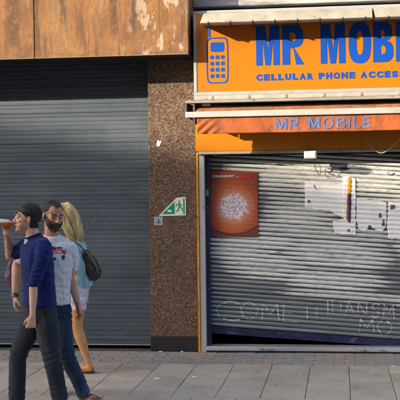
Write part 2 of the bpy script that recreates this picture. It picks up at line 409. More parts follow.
obj('scratch', bm, OLIVE, ls)

# ------------------------------------------------------------------ right shop: jambs, fascia board, threshold
sf = thing('shop_doorframe', 'grey metal door frame with yellow edge trim round the tilted shutter', 'door frame')
for s_, x in ((1, -1.566), (-1, 1.216)):
    def xx(a, b): return (x + a, x + b) if s_ > 0 else (x - b, x - a)
    a, b = xx(-.026, -.002); obj('edge_trim', box(a, b, -.06, .1, 0, 2.24, .002), YEL, sf)
    a, b = xx(0, .064); obj('jamb', box(a, b, -.05, .2, 0, 2.212, .004), JAMB, sf)
    a, b = xx(.066, .106); gd = obj('guide_channel', box(a, b, .03, .085, 0.0, 2.23, .003), NAVY, sf)
    a, b = xx(.066, .106); obj('guide_channel', box(a, b, .135, .2, 0, 2.23, .003), NAVY, sf)
for z in (1.78, 1.62, 1.1, .7): 
    bm = bmesh.new(); ball(bm, (-1.48, .029, z), (.006, .004, .006)); obj('bolt', bm, GALV, sf, True)
obj('header', box(-1.5, 1.15, .09, .5, 2.2, 2.5), DARK, sf)
fb = thing('fascia_board', 'glossy amber fascia board under the awning with a cream lower strip', 'fascia')
obj('board', box(-1.59, 1.24, -.1, -.06, 2.247, 2.55, .003), AMBER, fb)
obj('lower_strip', box(-1.565, 1.215, -.107, .0, 2.214, 2.245, .004), CREAM, fb)
th = thing('threshold', 'worn bright metal threshold strip below the tilted shutter', 'threshold')
obj('sill', box(-1.5, 1.15, -.06, .16, .02, .066, .006), GALV, th)
obj('sill_base', box(-1.5, 1.15, -.045, .16, 0, .018), BLK, th)
bm = bmesh.new()
prism([(-1.05, .014), (-.93, .014), (-.92, .10), (-1.06, .10)], .5, .72, bm)
rc = thing('red_crate', 'small red crate in the dark gap under the lifted shutter corner', 'crate')
obj('crate_body', bm, plain('red_plastic_mat', (.10, .006, .006), .6), rc)
obj('crate_rim', box(-1.07, -.91, .49, .73, .101, .115, .004), plain('red_rim_mat', (.09, .006, .006), .6), rc)

# tilted roller shutter
TI = .068; P2 = .0505
rs = thing('roller_shutter', 'crooked corrugated shutter with white paint smears, jammed with its left corner raised', 'shutter', group='roller shutters')
prof = [(a, b * P2 / .068) for a, b in ((.013, 0), (.008, .0035), (.001, .007), (-.006, .014), (-.0105, .024), (-.0122, .034), (-.0105, .044), (-.006, .054), (.001, .061), (.008, .0645), (.013, .068))]
def profy(z):
    for (y0, z0), (y1, z1) in zip(prof, prof[1:]):
        if z0 <= z <= z1: return y0 + (y1 - y0) * (z - z0) / (z1 - z0)
    return 0
me = bpy.data.meshes.new('slat'); b_ = extrude_x(prof, -1.31, 1.31, 8); b_.to_mesh(me); b_.free(); me.materials.append(RSH)
for q in me.polygons: q.use_smooth = True
ZB = .276 - TI * 1.32   # lath bottom line at x = -.17
YS = .11
for i in range(45):
    o = bpy.data.objects.new('slat', me); C.objects.link(o); o.parent = rs
    o.location = (-.17, YS + random.uniform(-.001, .001), ZB + i * P2); o.rotation_euler = (random.gauss(0, .01), TI + random.gauss(0, .0006), 0)
def shy(x, z, off=.0035):
    """front of the shutter surface at x, z"""
    d = (z - (ZB - TI * (x + .17))) % P2
    return YS + profy(d) - off
bm = prism([(-1.31, -.001), (1.31, -.001), (1.31, -.08), (-1.31, -.08)], -.012, .022)
bmesh.ops.bevel(bm, geom=bm.edges[:], offset=.004, segments=1, affect='EDGES')
o = obj('bottom_rail', bm, RAILB, rs); o.location = (-.17, YS, ZB); o.rotation_euler = (0, TI, 0)
# chalk writing on the laths
def strokes(word, x, z, h, wd):
    L = {'C': [[(.9, .9), (.5, 1), (.1, .75), (.02, .4), (.2, .08), (.6, 0), (1, .1)]], 'O': [[(.5, 1), (.1, .8), (0, .45), (.2, .08), (.55, 0), (.9, .3), (.95, .7), (.5, 1)]],
         'M': [[(0, 0), (.06, 1)], [(.06, 1), (.48, .35)], [(.48, .35), (.9, 1)], [(.9, 1), (1, 0)]], 'E': [[(.05, 1), (.02, 0)], [(.05, 1), (.8, .97)], [(.03, .52), (.65, .5)], [(.02, 0), (.85, .03)]],
         '!': [[(.4, 1), (.42, .25)], [(.42, .06), (.43, 0)]], 'I': [[(.4, 1), (.42, 0)]], 'A': [[(0, 0), (.45, 1)], [(.45, 1), (.95, 0)], [(.2, .4), (.75, .42)]],
         'N': [[(.05, 0), (.08, 1)], [(.08, 1), (.85, .03)], [(.85, .03), (.9, 1)]], 'S': [[(.9, .9), (.5, 1), (.12, .8), (.45, .52), (.85, .25), (.5, 0), (.05, .1)]],
         'H': [[(.05, 0), (.08, 1)], [(.9, 0), (.88, 1)], [(.06, .5), (.9, .52)]], 'T': [[(.5, 0), (.48, 1)], [(0, .98), (1, 1)]]}
    k = 0
    for ch in word:
        bm = bmesh.new()
        a = wd * (.45 if ch in 'I!' else 1)
        for st in L.get(ch, []):
            off = .0035 + .0004 * (k % 5); k += 1
            pts = [(x + u * a, z + v * h - TI * (x + u * a + .17) * 1.0) for u, v in st]
            ribbon(bm, pts, .019, lambda X_, Z_: shy(X_, Z_, off), .004, -.5, lambda X_, Z_: shy(X_, Z_, 0) < YS + .004 - .004 * NZ.noise(V((X_ * 9, 2, Z_ * 9))))
        x += a * 1.24
        obj('chalk_letter', bm, CHALK, rs)
strokes('C', -1.40, .27, .21, .30)
strokes('OME!!', -1.12, .30, .19, .19)
strokes('IHANSMT', -.17, .42, .15, .115)
strokes('MOT', .20, .24, .15, .16)

# poster and torn papers pasted on the shutter
def sheet(name, outline, mat, thick=.0005, lift=.006, wob=.003, seed=0, cell=.010, conf=.3):
    """pasted sheet: outline in XZ, gently following the laths"""
    xs = [a for a, _ in outline]; zs = [b for _, b in outline]
    x0, x1, z0, z1 = min(xs), max(xs), min(zs), max(zs); nx = max(2, int((x1 - x0) / cell)); nz = max(2, int((z1 - z0) / cell))
    bm = bmesh.new(); f = bm.faces.new([bm.verts.new((a, 0, b)) for a, b in outline])
    for i in range(1, nx): bmesh.ops.bisect_plane(bm, geom=bm.verts[:] + bm.edges[:] + bm.faces[:], plane_co=(x0 + (x1 - x0) * i / nx, 0, 0), plane_no=(1, 0, 0))
    for i in range(1, nz): bmesh.ops.bisect_plane(bm, geom=bm.verts[:] + bm.edges[:] + bm.faces[:], plane_co=(0, 0, z0 + (z1 - z0) * i / nz), plane_no=(0, 0, 1))
    for v in bm.verts:
        d = (v.co.z - (ZB - TI * (v.co.x + .17))) % P2
        v.co.y = YS - .0142 - lift + conf * (profy(d) + .0122) + wob * NZ.noise(V((v.co.x * 6 + seed, 0, v.co.z * 6)))
    bmesh.ops.recalc_face_normals(bm, faces=bm.faces[:])
    if bm.faces and sum(f.normal.y for f in bm.faces) > 0: bmesh.ops.reverse_faces(bm, faces=bm.faces[:])
    return solid(obj(name, bm, mat, None, True), thick)
def torn(pts, amp=.012, step=.02, seed=1):
    out = []
    for i in range(len(pts)):
        a = V((*pts[i], 0)); b = V((*pts[(i + 1) % len(pts)], 0)); n = max(1, int((b - a).length / step)); d = (b - a).normalized(); s = V((-d.y, d.x, 0))
        for k in range(n):
            q = a + (b - a) * k / n; q = q + s * amp * NZ.noise(q * 21 + V((seed * 7.1, 0, 0))) * (1 if k else .4)
            out.append((q.x, q.y))
    return out
g = G('poster_mat'); X, Y, Z = g.xyz()
def rad(cx, cz, rx, rz):
    dx = g.ma('DIVIDE', g.ma('SUBTRACT', X, cx), rx); dz = g.ma('DIVIDE', g.ma('SUBTRACT', Z, cz), rz)
    return g.ma('SQRT', g.ma('ADD', g.ma('MULTIPLY', dx, dx), g.ma('MULTIPLY', dz, dz)))
r1 = rad(-1.19, 1.60, .36, .46)
col = g.ramp(r1, [(0, (.70, .28, .12)), (.35, (.62, .18, .055)), (.7, (.38, .08, .028)), (1, (.20, .035, .02))])
# lower curved edge of the printed picture
r2 = rad(-1.2, 1.74, .44, .425)
col = g.mix(g.ss(r2, .96, 1.0), col, (.10, .025, .015))
col = g.mix(g.ss(r2, 1.0, 1.03), col, (.17, .05, .04))
r3 = g.ma('ADD', rad(-1.185, 1.625, .185, .17), g.ma('MULTIPLY', g.ma('SUBTRACT', g.noise(24, (1, 1, 1), 4), .5), .8))
lace = g.ss(r3, .92, .72)
dots = g.ramp(g.noise(58, (1, 1, 1), 6, .75), [(.38, (.20, .08, .08)), (.46, (.50, .36, .42)), (.56, (.86, .82, .88))])
col = g.mix(g.ma('MULTIPLY', g.ss(r3, 1.35, .8), .55), col, (.56, .30, .26))
col = g.mix(lace, col, dots)
POST = g.fin(col, .45)
po = thing('poster', 'reddish brown poster with a white lacy spot pasted at the left of the tilted shutter', 'poster')
q = sheet('sheet', [(-1.462, 2.035), (-.913, 2.012), (-.918, 1.285), (-1.475, 1.292)], POST, lift=.008, wob=.002, conf=.10); q.parent = po
me = text('PORNOGRAPHY', .028, .25, .001, -1.425, 0, 1.957, .03)
for v in me.vertices: v.co.y += YS - .0262
omesh('lettering', me, WHITE, po)
me = text('by', .018, .024, .001, -1.155, 0, 1.952, .0)
for v in me.vertices: v.co.y += YS - .0262
omesh('lettering', me, WHITE, po)
RED = plain('poster_red_mat', (.55, .02, .03), .5)
bm = bmesh.new()
for i in range(5): box(-1.115 + i * .027, -1.093 + i * .027, YS - .0272, YS - .0262, 1.95, 1.972, bm=bm)
obj('lettering', bm, RED, po)

def paper(label, pts, seed, lift=.004):
    o = sheet('torn_paper', torn(pts, .014, .018, seed), PAPER, lift=lift - .003, wob=.0012, seed=seed, conf=.6)
    return tag(o, label, 'paper', 'torn papers on the tilted shutter')
paper('wide torn white paper on the tilted shutter, left of the orange strip', [(-.39, 1.895), (-.2, 1.88), (.055, 1.865), (.05, 1.47), (-.11, 1.57), (-.39, 1.61)], 1)
paper('tall narrow white paper on the tilted shutter behind the orange strip', [(.03, 1.945), (.10, 1.955), (.175, 1.92), (.168, 1.30), (-.06, 1.315), (-.09, 1.45), (.04, 1.48)], 2, .0075)
paper('ragged white paper on the tilted shutter, right of the orange strip', [(.178, 1.70), (.34, 1.685), (.512, 1.665), (.505, 1.40), (.46, 1.33), (.40, 1.345), (.33, 1.39), (.27, 1.335), (.21, 1.36), (.175, 1.45)], 3, .004)
paper('white paper at the right edge of the picture on the tilted shutter', [(.522, 1.665), (.9, 1.63), (.9, 1.21), (.52, 1.255)], 4, .005)
st = thing('sticker_strip', 'narrow vertical sticker, orange above and dark below, on white paper', 'sticker')
q = sheet('upper_half', [(.09, 1.94), (.124, 1.938), (.118, 1.76), (.082, 1.76)], plain('sticker_orange_mat', (.85, .32, .03), .5), lift=.008, wob=.0012, seed=2); q.parent = st
q = sheet('lower_half', torn([(.1, 1.758), (.122, 1.758), (.112, 1.44), (.088, 1.44)], .006, .02, 8), plain('sticker_dark_mat', (.02, .025, .08), .5), lift=.008, wob=.0012, seed=2); q.parent = st
q = sheet('edge_half', torn([(.078, 1.758), (.098, 1.758), (.086, 1.46), (.068, 1.46)], .006, .02, 9), plain('sticker_rust_mat', (.40, .09, .02), .5), lift=.0078, wob=.0012, seed=2); q.parent = st
for i, (x, z, wd, hh, lb) in enumerate(((.075, 1.335, .03, .03, 'below the orange and dark sticker'), (-.36, 1.66, .025, .035, 'at the left edge of the wide white paper'), (.42, 1.49, .03, .05, 'on the right of the ragged white paper, upper one'), (.55, 1.58, .05, .05, 'on the white paper at the picture edge'), (.455, 1.40, .03, .07, 'on the ragged white paper, lower right'), (.3, 1.37, .04, .035, 'on the ragged white paper, lower left'))):
    o = sheet('paper_scrap', torn([(x, z), (x + wd, z + .006), (x + wd - .004, z + hh), (x + .004, z + hh)], .008, .012, i + 20), plain('scrap_mat', (.10, .11, .12), .7), lift=.0062, wob=.0012, seed=i)
    tag(o, 'small dark scrap ' + lb, 'paper scrap', 'dark scraps on the white papers')
# wire squiggles on the shutter
def wire(name, pts, r, mat, parent=None):
    bm = limb(bmesh.new(), pts, [r] * len(pts), (0, 1, .3), 6, 8); return obj(name, bm, mat, parent, True)
jb = thing('junction_box', 'small white junction box under the amber fascia with a dangling wire', 'junction box')
obj('casing', box(-.386, -.25, -.165, -.11, 2.148, 2.238, .008, seg=2), WHITE, jb)
obj('lid', box(-.374, -.262, -.171, -.164, 2.16, 2.226, .003), WHITE, jb)
wire('wire', [(-.275, -.13, 2.15), (-.27, -.1, 2.06), (-.24, -.03, 1.99), (-.215, .05, 1.98), (-.21, .06, 2.06)], .0035, BLK, jb)
o = wire('hanging_cable', [(.277, -.112, 2.395), (.32, -.13, 2.30), (.40, -.135, 2.215), (.47, -.135, 2.20), (.56, -.13, 2.26), (.66, -.125, 2.36), (.78, -.112, 2.42)], .0055, CABLE)
tag(o, 'pale yellow cable hanging in a loop from the amber fascia', 'cable')
for i, pts in enumerate((((-.14, 2.04), (-.08, 2.03), (-.12, 1.99), (-.06, 1.965)), ((-.29, 1.86), (-.27, 1.82), (-.26, 1.81)), ((.52, 1.99), (.56, 1.96), (.6, 1.98)))):
    bm = ribbon(bmesh.new(), pts, .012, lambda x, z: YS - .0205 if i == 1 else shy(x, z, .004), .002); obj('black_scrawl', bm, BLK, rs)

# ------------------------------------------------------------------ awning
aw = thing('awning', 'closed orange awning with lettered valance above the tilted shutter', 'awning')
obj('back_rail', box(-1.56, 1.235, -.40, -.03, 2.793, 2.842, .006), CREAM, aw)
for i in range(7): obj('rail_clip', box(-1.38 + i * .4, -1.35 + i * .4, -.407, -.39, 2.80, 2.835, .003), SILV, aw)
obj('hood', extrude_x([(-.05, 2.80), (-.3, 2.789), (-.53, 2.782), (-.545, 2.775), (-.545, 2.752), (-.53, 2.75), (-.53, 2.765), (-.3, 2.772), (-.05, 2.78), (-.05, 2.80)], -1.635, 1.29), SILV, aw)
for x in (-1.632, 1.272): obj('end_plate', box(x, x + .012, -.5, -.06, 2.60, 2.764, .002), BLK, aw)
for x in (-1.57, 1.2): obj('arm', box(x, x + .03, -.5, -.06, 2.618, 2.65, .003), BLK, aw)
# folded canvas in the cassette
bm = bmesh.new(); rows = []
nx = 140
for i in range(nx + 1):
    x = -1.53 + 2.72 * i / nx; row = []
    for j in range(15):
        a = math.pi * (1.35 * j / 14 - .1); r = .062 + .006 * NZ.noise(V((x * 5, j * .35, 0))) + .004 * NZ.noise(V((x * 17, j * .8, 4)))
        taper = min(1, (x + 1.53) / .09 + .45)
        row.append(bm.verts.new((x, -.40 - r * math.sin(a) * 1.1, 2.655 + r * math.cos(a) * taper * 1.1)))
    rows.append(row)
for i in range(nx):
    for j in range(14): bm.faces.new((rows[i][j], rows[i + 1][j], rows[i + 1][j + 1], rows[i][j + 1]))
solid(obj('folded_canvas', bm, FOLD, aw, True), .003)
obj('front_bar', box(-1.635, 1.29, -.565, -.515, 2.594, 2.658, .008, seg=2), WBAR, aw)
def vy(x, z):
    k = (2.594 - z) / .175
    dg = abs(x + 1.42)
    return -.537 + .010 * k * NZ.noise(V((x * 2.3, 0, 0))) + .006 * NZ.noise(V((x * 9 + z * 7, z * 4, 1))) * (k + .15) + .009 * math.exp(-(dg / .12) ** 2) * math.sin((x - z * 1.2) * 55) * (.3 + k)
bm = bmesh.new(); rows = []
for i in range(221):
    x = -1.514 + 2.684 * i / 220; row = []
    for j in range(17):
        z = 2.596 - (.176 + .004 * NZ.noise(V((x * 3, 5, 0)))) * j / 16; row.append(bm.verts.new((x, vy(x, z), z)))
    rows.append(row)
for i in range(220):
    for j in range(16): bm.faces.new((rows[i][j], rows[i][j + 1], rows[i + 1][j + 1], rows[i + 1][j]))
va = solid(obj('valance', bm, VAL, aw, True), .002)
LBL = plain('valance_letter_mat', (.07, .16, .40), .6, var=.12, dirt=((.3, .2, .2), 20, (1, 1, 1), .6, .75))
def slim(c, w_):
    t = .185
    if c == 'M': return [[(0, 0), (0, 1), (.26, 1), (w_ / 2, .36), (w_ - .26, 1), (w_, 1), (w_, 0), (w_ - t, 0), (w_ - t, .66), (w_ / 2 + .09, .08), (w_ / 2 - .09, .08), (t, .66), (t, 0)]]
    if c == 'I': return [[(0, 0), (0, 1), (t, 1), (t, 0)]]
    if c == 'L': return [[(0, 0), (0, 1), (t, 1), (t, .16), (w_, .16), (w_, 0)]]
    if c == 'E': return [[(0, 0), (0, 1), (w_, 1), (w_, .84), (t, .84), (t, .59), (w_ - .06, .59), (w_ - .06, .43), (t, .43), (t, .16), (w_, .16), (w_, 0)]]
    if c == 'O': return [sup(w_ / 2, .5, w_ / 2, .51, 2.2), sup(w_ / 2, .5, w_ / 2 - t, .345, 2.1)[::-1]]
    if c == 'B': return [[(0, 0)] + half(w_ - .3, .27, .3, .27, 2.2) + half(w_ - .34, .77, .3, .23, 2.2) + [(0, 1)], [(t, .16), (t, .43)] + half(w_ - .36, .295, .17, .135, 2.2)[::-1], [(t, .59), (t, .84)] + half(w_ - .38, .715, .16, .125, 2.2)[::-1]]
    if c == 'R': return [[(0, 0), (0, 1), (w_ - .36, 1)] + half(w_ - .36, .7, .31, .3, 2.2)[::-1] + [(w_, 0), (w_ - .23, 0), (.38, .4), (t, .4), (t, 0)], [(t, .56), (t, .84)] + half(w_ - .4, .7, .16, .14, 2.2)[::-1]]
def valance_text(s, x, w_, h, z):
    cw = {'M': 1.1, 'I': .185, ' ': .35, 'L': .66, 'E': .7, 'B': .86, 'O': 1.02, 'R': .9}; gap = .26
    u = w_ / (sum(cw[c] for c in s) + gap * (len(s) - 1))
    for c in s:
        if c != ' ':
            me = shape2d([[(a * u, b * h) for a, b in sp] for sp in slim(c, cw[c])], .0015, x, 0, z)
            for v in me.vertices: v.co.y += vy(v.co.x, v.co.z) - .0035
            omesh('letter', me, LBL, va)
        x += (cw[c] + gap) * u
VT = ('MR MOBILE', -.675, 1.0, .118, 2.45)

# ------------------------------------------------------------------ sign box
sg = thing('shop_sign', 'orange shop sign with blue MR MOBILE lettering above the awning', 'sign')
obj('face_panel', box(-1.53, 1.2, -.345, -.3, 2.885, 3.73), SIGNO, sg)
obj('frame_rail', box(-1.566, 1.236, -.352, -.04, 2.846, 2.884, .004), FRAMEW, sg)
obj('frame_rail', box(-1.566, 1.236, -.352, -.04, 3.731, 3.768, .004), FRAMEW, sg)
obj('frame_rail', box(-1.566, -1.531, -.352, -.04, 2.885, 3.730, .003), FRAMEW, sg)
obj('frame_rail', box(1.201, 1.236, -.352, -.04, 2.885, 3.730, .003), FRAMEW, sg)
obj('back_panel', box(-1.53, 1.2, -.29, -.05, 2.885, 3.73), FRAMEW, sg)
def sup(cx, cz, rx, rz, n=3.0, k=40, a0=0, a1=2 * math.pi):
    out = []
    for i in range(k):
        a = a0 + (a1 - a0) * i / (k if abs(a1 - a0 - 2 * math.pi) < 1e-6 else k - 1)
        c, s = math.cos(a), math.sin(a)
        out.append((cx + rx * math.copysign(abs(c) ** (2 / n), c), cz + rz * math.copysign(abs(s) ** (2 / n), s)))
    return out
def half(x, cz, rx, rz, n=2.6): return [(a, b) for a, b in sup(x, cz, rx, rz, n, 14, -math.pi / 2, math.pi / 2)]
H_ = .425
def glyph(c, w_):
    t = .082
    if c == 'M': return [[(0, 0), (0, H_), (.105, H_), (w_ / 2, .14), (w_ - .105, H_), (w_, H_), (w_, 0), (w_ - .068, 0), (w_ - .068, .29), (w_ / 2 + .028, 0), (w_ / 2 - .028, 0), (.068, .29), (.068, 0)]]
    if c == 'I': return [[(0, 0), (0, H_), (t + .005, H_), (t + .005, 0)]]
    if c == 'L': return [[(0, 0), (0, H_), (t, H_), (t, .09), (w_, .09), (w_, 0)]]
    if c == 'E': return [[(0, 0), (0, H_), (w_, H_), (w_, H_ - .085), (t, H_ - .085), (t, .26), (w_ - .02, .26), (w_ - .02, .18), (t, .18), (t, .085), (w_, .085), (w_, 0)]]
    if c == 'O': return [sup(w_ / 2, H_ / 2, w_ / 2, H_ / 2 + .006, 2.7), sup(w_ / 2, H_ / 2, w_ / 2 - t, H_ / 2 - .085, 2.5)[::-1]]
    if c == 'B':
        o = [(0, 0)] + half(w_ - .1, .115, .1, .115) + half(w_ - .11, .325, .1, .1) + [(0, H_)]
        return [o, [(t, .085), (t, .178)] + half(w_ - .125, .1315, .045, .0465)[::-1], [(t, .258), (t, .345)] + half(w_ - .13, .3015, .042, .0435)[::-1]]
    if c == 'R':
        o = [(0, 0), (0, H_), (w_ - .11, H_)] + half(w_ - .11, .305, .105, .12)[::-1] + [(w_, 0), (w_ - .085, 0), (.118, .175), (t, .175), (t, 0)]
        return [o, [(t, .252), (t, .345)] + half(w_ - .125, .2985, .042, .0465)[::-1]]
valance_text(*VT)
yS = -.3455
for c, x, w_ in (('M', -.883, .253), ('R', -.600, .232), ('M', -.190, .262), ('O', .108, .235), ('B', .366, .212), ('I', .605, .09), ('L', .727, .19), ('E', .94, .20)):
    omesh('letter', shape2d(glyph(c, w_), .003, x, yS, 3.157), BLUE, sg)
def wide(s, x, h, z, cw, gap, yy, mat, parent, name):
    for ch in s:
        k = {'I': .42, ' ': .45, 'L': .95, 'E': .98}.get(ch, 1.08 if ch in 'OACN' else 1.0)
        if ch != ' ': omesh(name, text(ch, h, cw * k, .002, x, yy, z, .075), mat, parent)
        x += cw * k + gap
wide('CELLULAR PHONE ACCESSORIES', -.886, .070, 2.992, .0655, .0132, yS, BLUE, sg, 'letter')
# plain mobile phone pictogram in blue line work
def rr(cx, cz, w_, h_, r): return sup(cx, cz, w_ / 2, h_ / 2, r)
em = obj('phone_pictogram', bmesh.new(), BLUE, sg)
px, pz = -1.305, 3.225
omesh('phone_outline', shape2d([rr(px, pz, .24, .50, 7), rr(px, pz, .212, .472, 7)[::-1]], .002, 0, yS, 0), BLUE, em)
omesh('phone_screen', shape2d([rr(px, pz + .145, .15, .105, 6)], .002, 0, yS, 0), BLUE, em)
omesh('phone_antenna', shape2d([rr(px - .085, pz + .31, .026, .115, 5)], .002, 0, yS, 0), BLUE, em)
for r in range(4):
    for c in range(3): omesh('phone_key', shape2d([rr(px + (c - 1) * .058, pz + .035 - r * .068, .042, .042, 4)], .002, 0, yS, 0), BLUE, em)

# cream light trough over the sign
lt = thing('light_trough', 'battered cream metal light trough running above the orange sign', 'light trough')
def trough(x0, x1, slant=0, ragged=0):
    pr = [(-.36, 3.72), (-.58, 3.705), (-.65, 3.68), (-.656, 3.588), (-.64, 3.578), (-.36, 3.60)]
    b = extrude_x(pr + [pr[0]], x0, x1, 24)
    for v in b.verts:
        if slant and v.co.x < x0 + .1: v.co.x += slant * (v.co.z - 3.58) / .13 * (1 - (v.co.x - x0) / .1)
        if ragged and v.co.x > x1 - .02: v.co.x += ragged * NZ.noise(V((0, v.co.y * 30, v.co.z * 40)))
        v.co.z += .0035 * NZ.noise(V((v.co.x * 4, v.co.y * 5, 2))) ; v.co.y += .004 * NZ.noise(V((v.co.x * 6, 3, v.co.z * 9)))
    bmesh.ops.holes_fill(b, edges=[e for e in b.edges if e.is_boundary])
    return b
obj('cover', trough(-1.455, .352, .05, .05), CREAM, lt)
obj('cover', trough(.385, 1.19, -.03), CREAM, lt)
for i in range(11):
    x = -1.372 + i * .235
    obj('bracket', box(x, x + .012, -.656, -.40, 3.567, 3.58, .002), BLK, lt)
    obj('bracket_tab', box(x + .004, x + .010, -.665, -.655, 3.57, 3.60, .001), BLK, lt)

# ------------------------------------------------------------------ small signs on the pillar
es = thing('exit_sign', 'green and white running figure exit sign with cut corner on the granite pillar', 'sign')
E0 = (-1.725, 1.537)
prism([(-2.035, 1.532), (-1.825, 1.738), (-1.722, 1.742), (-1.722, 1.537)], -.004, -.0005, None)
obj('plate', prism([(-2.035, 1.530), (-1.825, 1.738), (-1.722, 1.742), (-1.722, 1.535)], -.0045, -.0005), WHITE, es)
obj('green_field', prism([(-1.995, 1.55), (-1.85, 1.692), (-1.85, 1.553)], -.006, -.0046), GREEN, es)
obj('door_bar', prism([(-1.752, 1.548), (-1.752, 1.728), (-1.736, 1.728), (-1.736, 1.548)], -.006, -.0046), GREEN, es)
fig = [[(-1.805, 1.697), (-1.796, 1.705), (-1.785, 1.700), (-1.784, 1.689), (-1.794, 1.683), (-1.804, 1.688)],
       [(-1.812, 1.676), (-1.79, 1.678), (-1.782, 1.655), (-1.79, 1.625), (-1.808, 1.627), (-1.804, 1.65)],
       [(-1.786, 1.672), (-1.768, 1.652), (-1.757, 1.655), (-1.759, 1.646), (-1.772, 1.643), (-1.786, 1.66)],
       [(-1.812, 1.674), (-1.833, 1.655), (-1.838, 1.635), (-1.829, 1.634), (-1.824, 1.650), (-1.806, 1.662)],
       [(-1.808, 1.628), (-1.815, 1.6), (-1.838, 1.577), (-1.83, 1.57), (-1.804, 1.594), (-1.796, 1.626)],
       [(-1.796, 1.628), (-1.772, 1.608), (-1.766, 1.578), (-1.757, 1.58), (-1.76, 1.615), (-1.786, 1.64)]]
for i, f in enumerate(fig): obj('running_figure', prism(f, -.006 - .0001 * i, -.0046), GREEN, es)
obj('arrow_mark', prism([(-1.93, 1.575), (-1.885, 1.575), (-1.885, 1.59), (-1.90, 1.60), (-1.93, 1.60)], -.0068, -.0061), WHITE, es)
gp = thing('grey_plaque', 'small square grey plaque with a dark mark just below the exit sign', 'plaque')
obj('plate', box(-2.088, -1.988, -.005, -.0006, 1.425, 1.523, .001), GREYP, gp)
obj('mark', prism([(-2.062, 1.452), (-2.045, 1.47), (-2.05, 1.49), (-2.038, 1.503), (-2.025, 1.49), (-2.03, 1.47), (-2.012, 1.46), (-2.02, 1.447)], -.0062, -.0051), plain('mark_mat', (.10, .13, .2), .5), gp)
o = obj('sticker_scrap', prism([(-2.05, 2.335), (-2.035, 2.395), (-2.015, 2.375), (-1.995, 2.39), (-2.0, 2.355), (-2.015, 2.32), (-2.035, 2.31)], -.003, -.0005), PAPER); tag(o, 'torn white sticker remnant high on the granite pillar', 'sticker')
o = obj('guide_sticker', box(-1.497, -1.465, .0255, .0295, 1.755, 1.82), plain('teal_sticker_mat', (.1, .45, .33), .5)); tag(o, 'small green and white sticker on the navy shutter guide beside the poster', 'sticker')
LITTER = [(-2.02, -.06, .03), (-1.78, -.05, .022), (-1.77, -1.72, .035), (-1.42, -1.62, .028), (.52, -.9, .02), (-1.2, -2.3, .014), (-.4, -1.4, .012)]
for i, (x, y, r) in enumerate(LITTER):
    bm = bmesh.new(); n = 9
    top = [bm.verts.new((r * math.cos(6.283 * k / n) * (1 + .4 * NZ.noise(V((k, i, 0)))), r * .8 * math.sin(6.283 * k / n), .003 + .006 * abs(NZ.noise(V((k * 2, i, 5)))))) for k in range(n)]
    c_ = bm.verts.new((0, 0, .009))
    for k in range(n): bm.faces.new((top[k], top[(k + 1) % n], c_))
    o = solid(obj('litter', bm, PAPER), .002); o.location = (x, y, .002)
    tag(o, 'tiny white scrap of litter lying on the pavement', 'litter', 'white litter scraps on the pavement')

# ------------------------------------------------------------------ building across the street whose shadow covers the lower shop fronts
far = V((-1.9, 0, 2.3)) - SUN * 46
ob = thing('street_building', 'long brick building across the street with flat parapet roof', 'building', (far.x, far.y, 0), rz=math.atan2(-.77, 1))
HB = far.z
obj('wall', box(-17, 17, -12, 0, -.1, HB - .5), BRICKB, ob)
obj('parapet', box(-17.01, 17.01, -12.1, .0, HB - .5, HB), CONC, ob)
wm_ = None
for fl in range(4):
    for i in range(11):
        if wm_ is None:
            o = obj('window', box(-.55, .55, -.02, .03, 0, 1.7), GLASS, ob); wm_ = o.data
        else:
            o = bpy.data.objects.new('window', wm_); C.objects.link(o); o.parent = ob
        o.location = (-15 + i * 3, .01, 2 + fl * 3.2)

tb = thing('sky_block_terrace', 'unseen row of dark brick houses across the street, added to block low skylight', 'building', (0, -21, 0))  # added unseen terrace, tall enough to deepen shade under the fascia and on people
obj('wall', box(-23, 26, -8, 0, -.1, 13.4), BRICKB, tb)
obj('parapet', box(-23.01, 26.01, -8.1, .05, 13.4, 14), CONC, tb)
for fl in range(4):
    for i in range(15):
        o = bpy.data.objects.new('window', wm_); C.objects.link(o); o.parent = tb; o.location = (-21 + i * 3.1, .01, 1.6 + fl * 3.1)

# ================================================================== people
def skin(name, c):
    g = G(name); n = g.noise(18, (1, 1, 1), 4); n2 = g.noise(140, (1, 1, 1), 3)
    col = g.ramp(n, [(.3, tuple(x * .86 for x in c)), (.7, tuple(min(1, x * 1.1) for x in c))])
    col = g.mix(g.ma('MULTIPLY', g.ss(g.noise(9), .5, .8), .35), col, (c[0] * 1.02, c[1] * .72, c[2] * .68))
    g.bump(n2, .12, .002); m = g.fin(col, .48)
    g.b.inputs['Subsurface Weight'].default_value = .12; g.b.inputs['Subsurface Radius'].default_value = (.01, .004, .002)
    return m
def cloth(name, c, rough=.85, weave=420, fade=None):
    g = G(name)
    col = g.ramp(g.noise(7, (1, 1, .8), 5, .6), [(.3, tuple(x * .8 for x in c)), (.7, tuple(min(1, x * 1.2) for x in c))])
    if fade: col = g.mix(g.ma('MULTIPLY', g.ss(g.noise(fade[1], (1, 1, .35), 6, .7), .48, .7), fade[2]), col, fade[0])
    g.bump(g.ma('ADD', g.ma('MULTIPLY', g.noise(weave, (1, 1, 1), 2), .35), g.noise(28, (1, 1, 1), 4)), .3, .006)
    m = g.fin(col, rough, 0, .25)
    g.b.inputs['Sheen Weight'].default_value = .08
    return m
HAIRD = plain('dark_hair_mat', (.022, .014, .010), .5, var=.25, scale=40)
HAIRM = plain('short_hair_mat', (.045, .035, .028), .55, var=.35, scale=30)
BEARD = plain('beard_mat', (.045, .03, .022), .6, var=.25, scale=40)
EYE_SHADE = plain('eye_shaded_mat', (.22, .16, .13), .3, bump=0); IRIS = plain('iris_mat', (.03, .018, .012), .2, bump=0)  # eyeballs coloured dark: brow shade and lid tone put into the colour
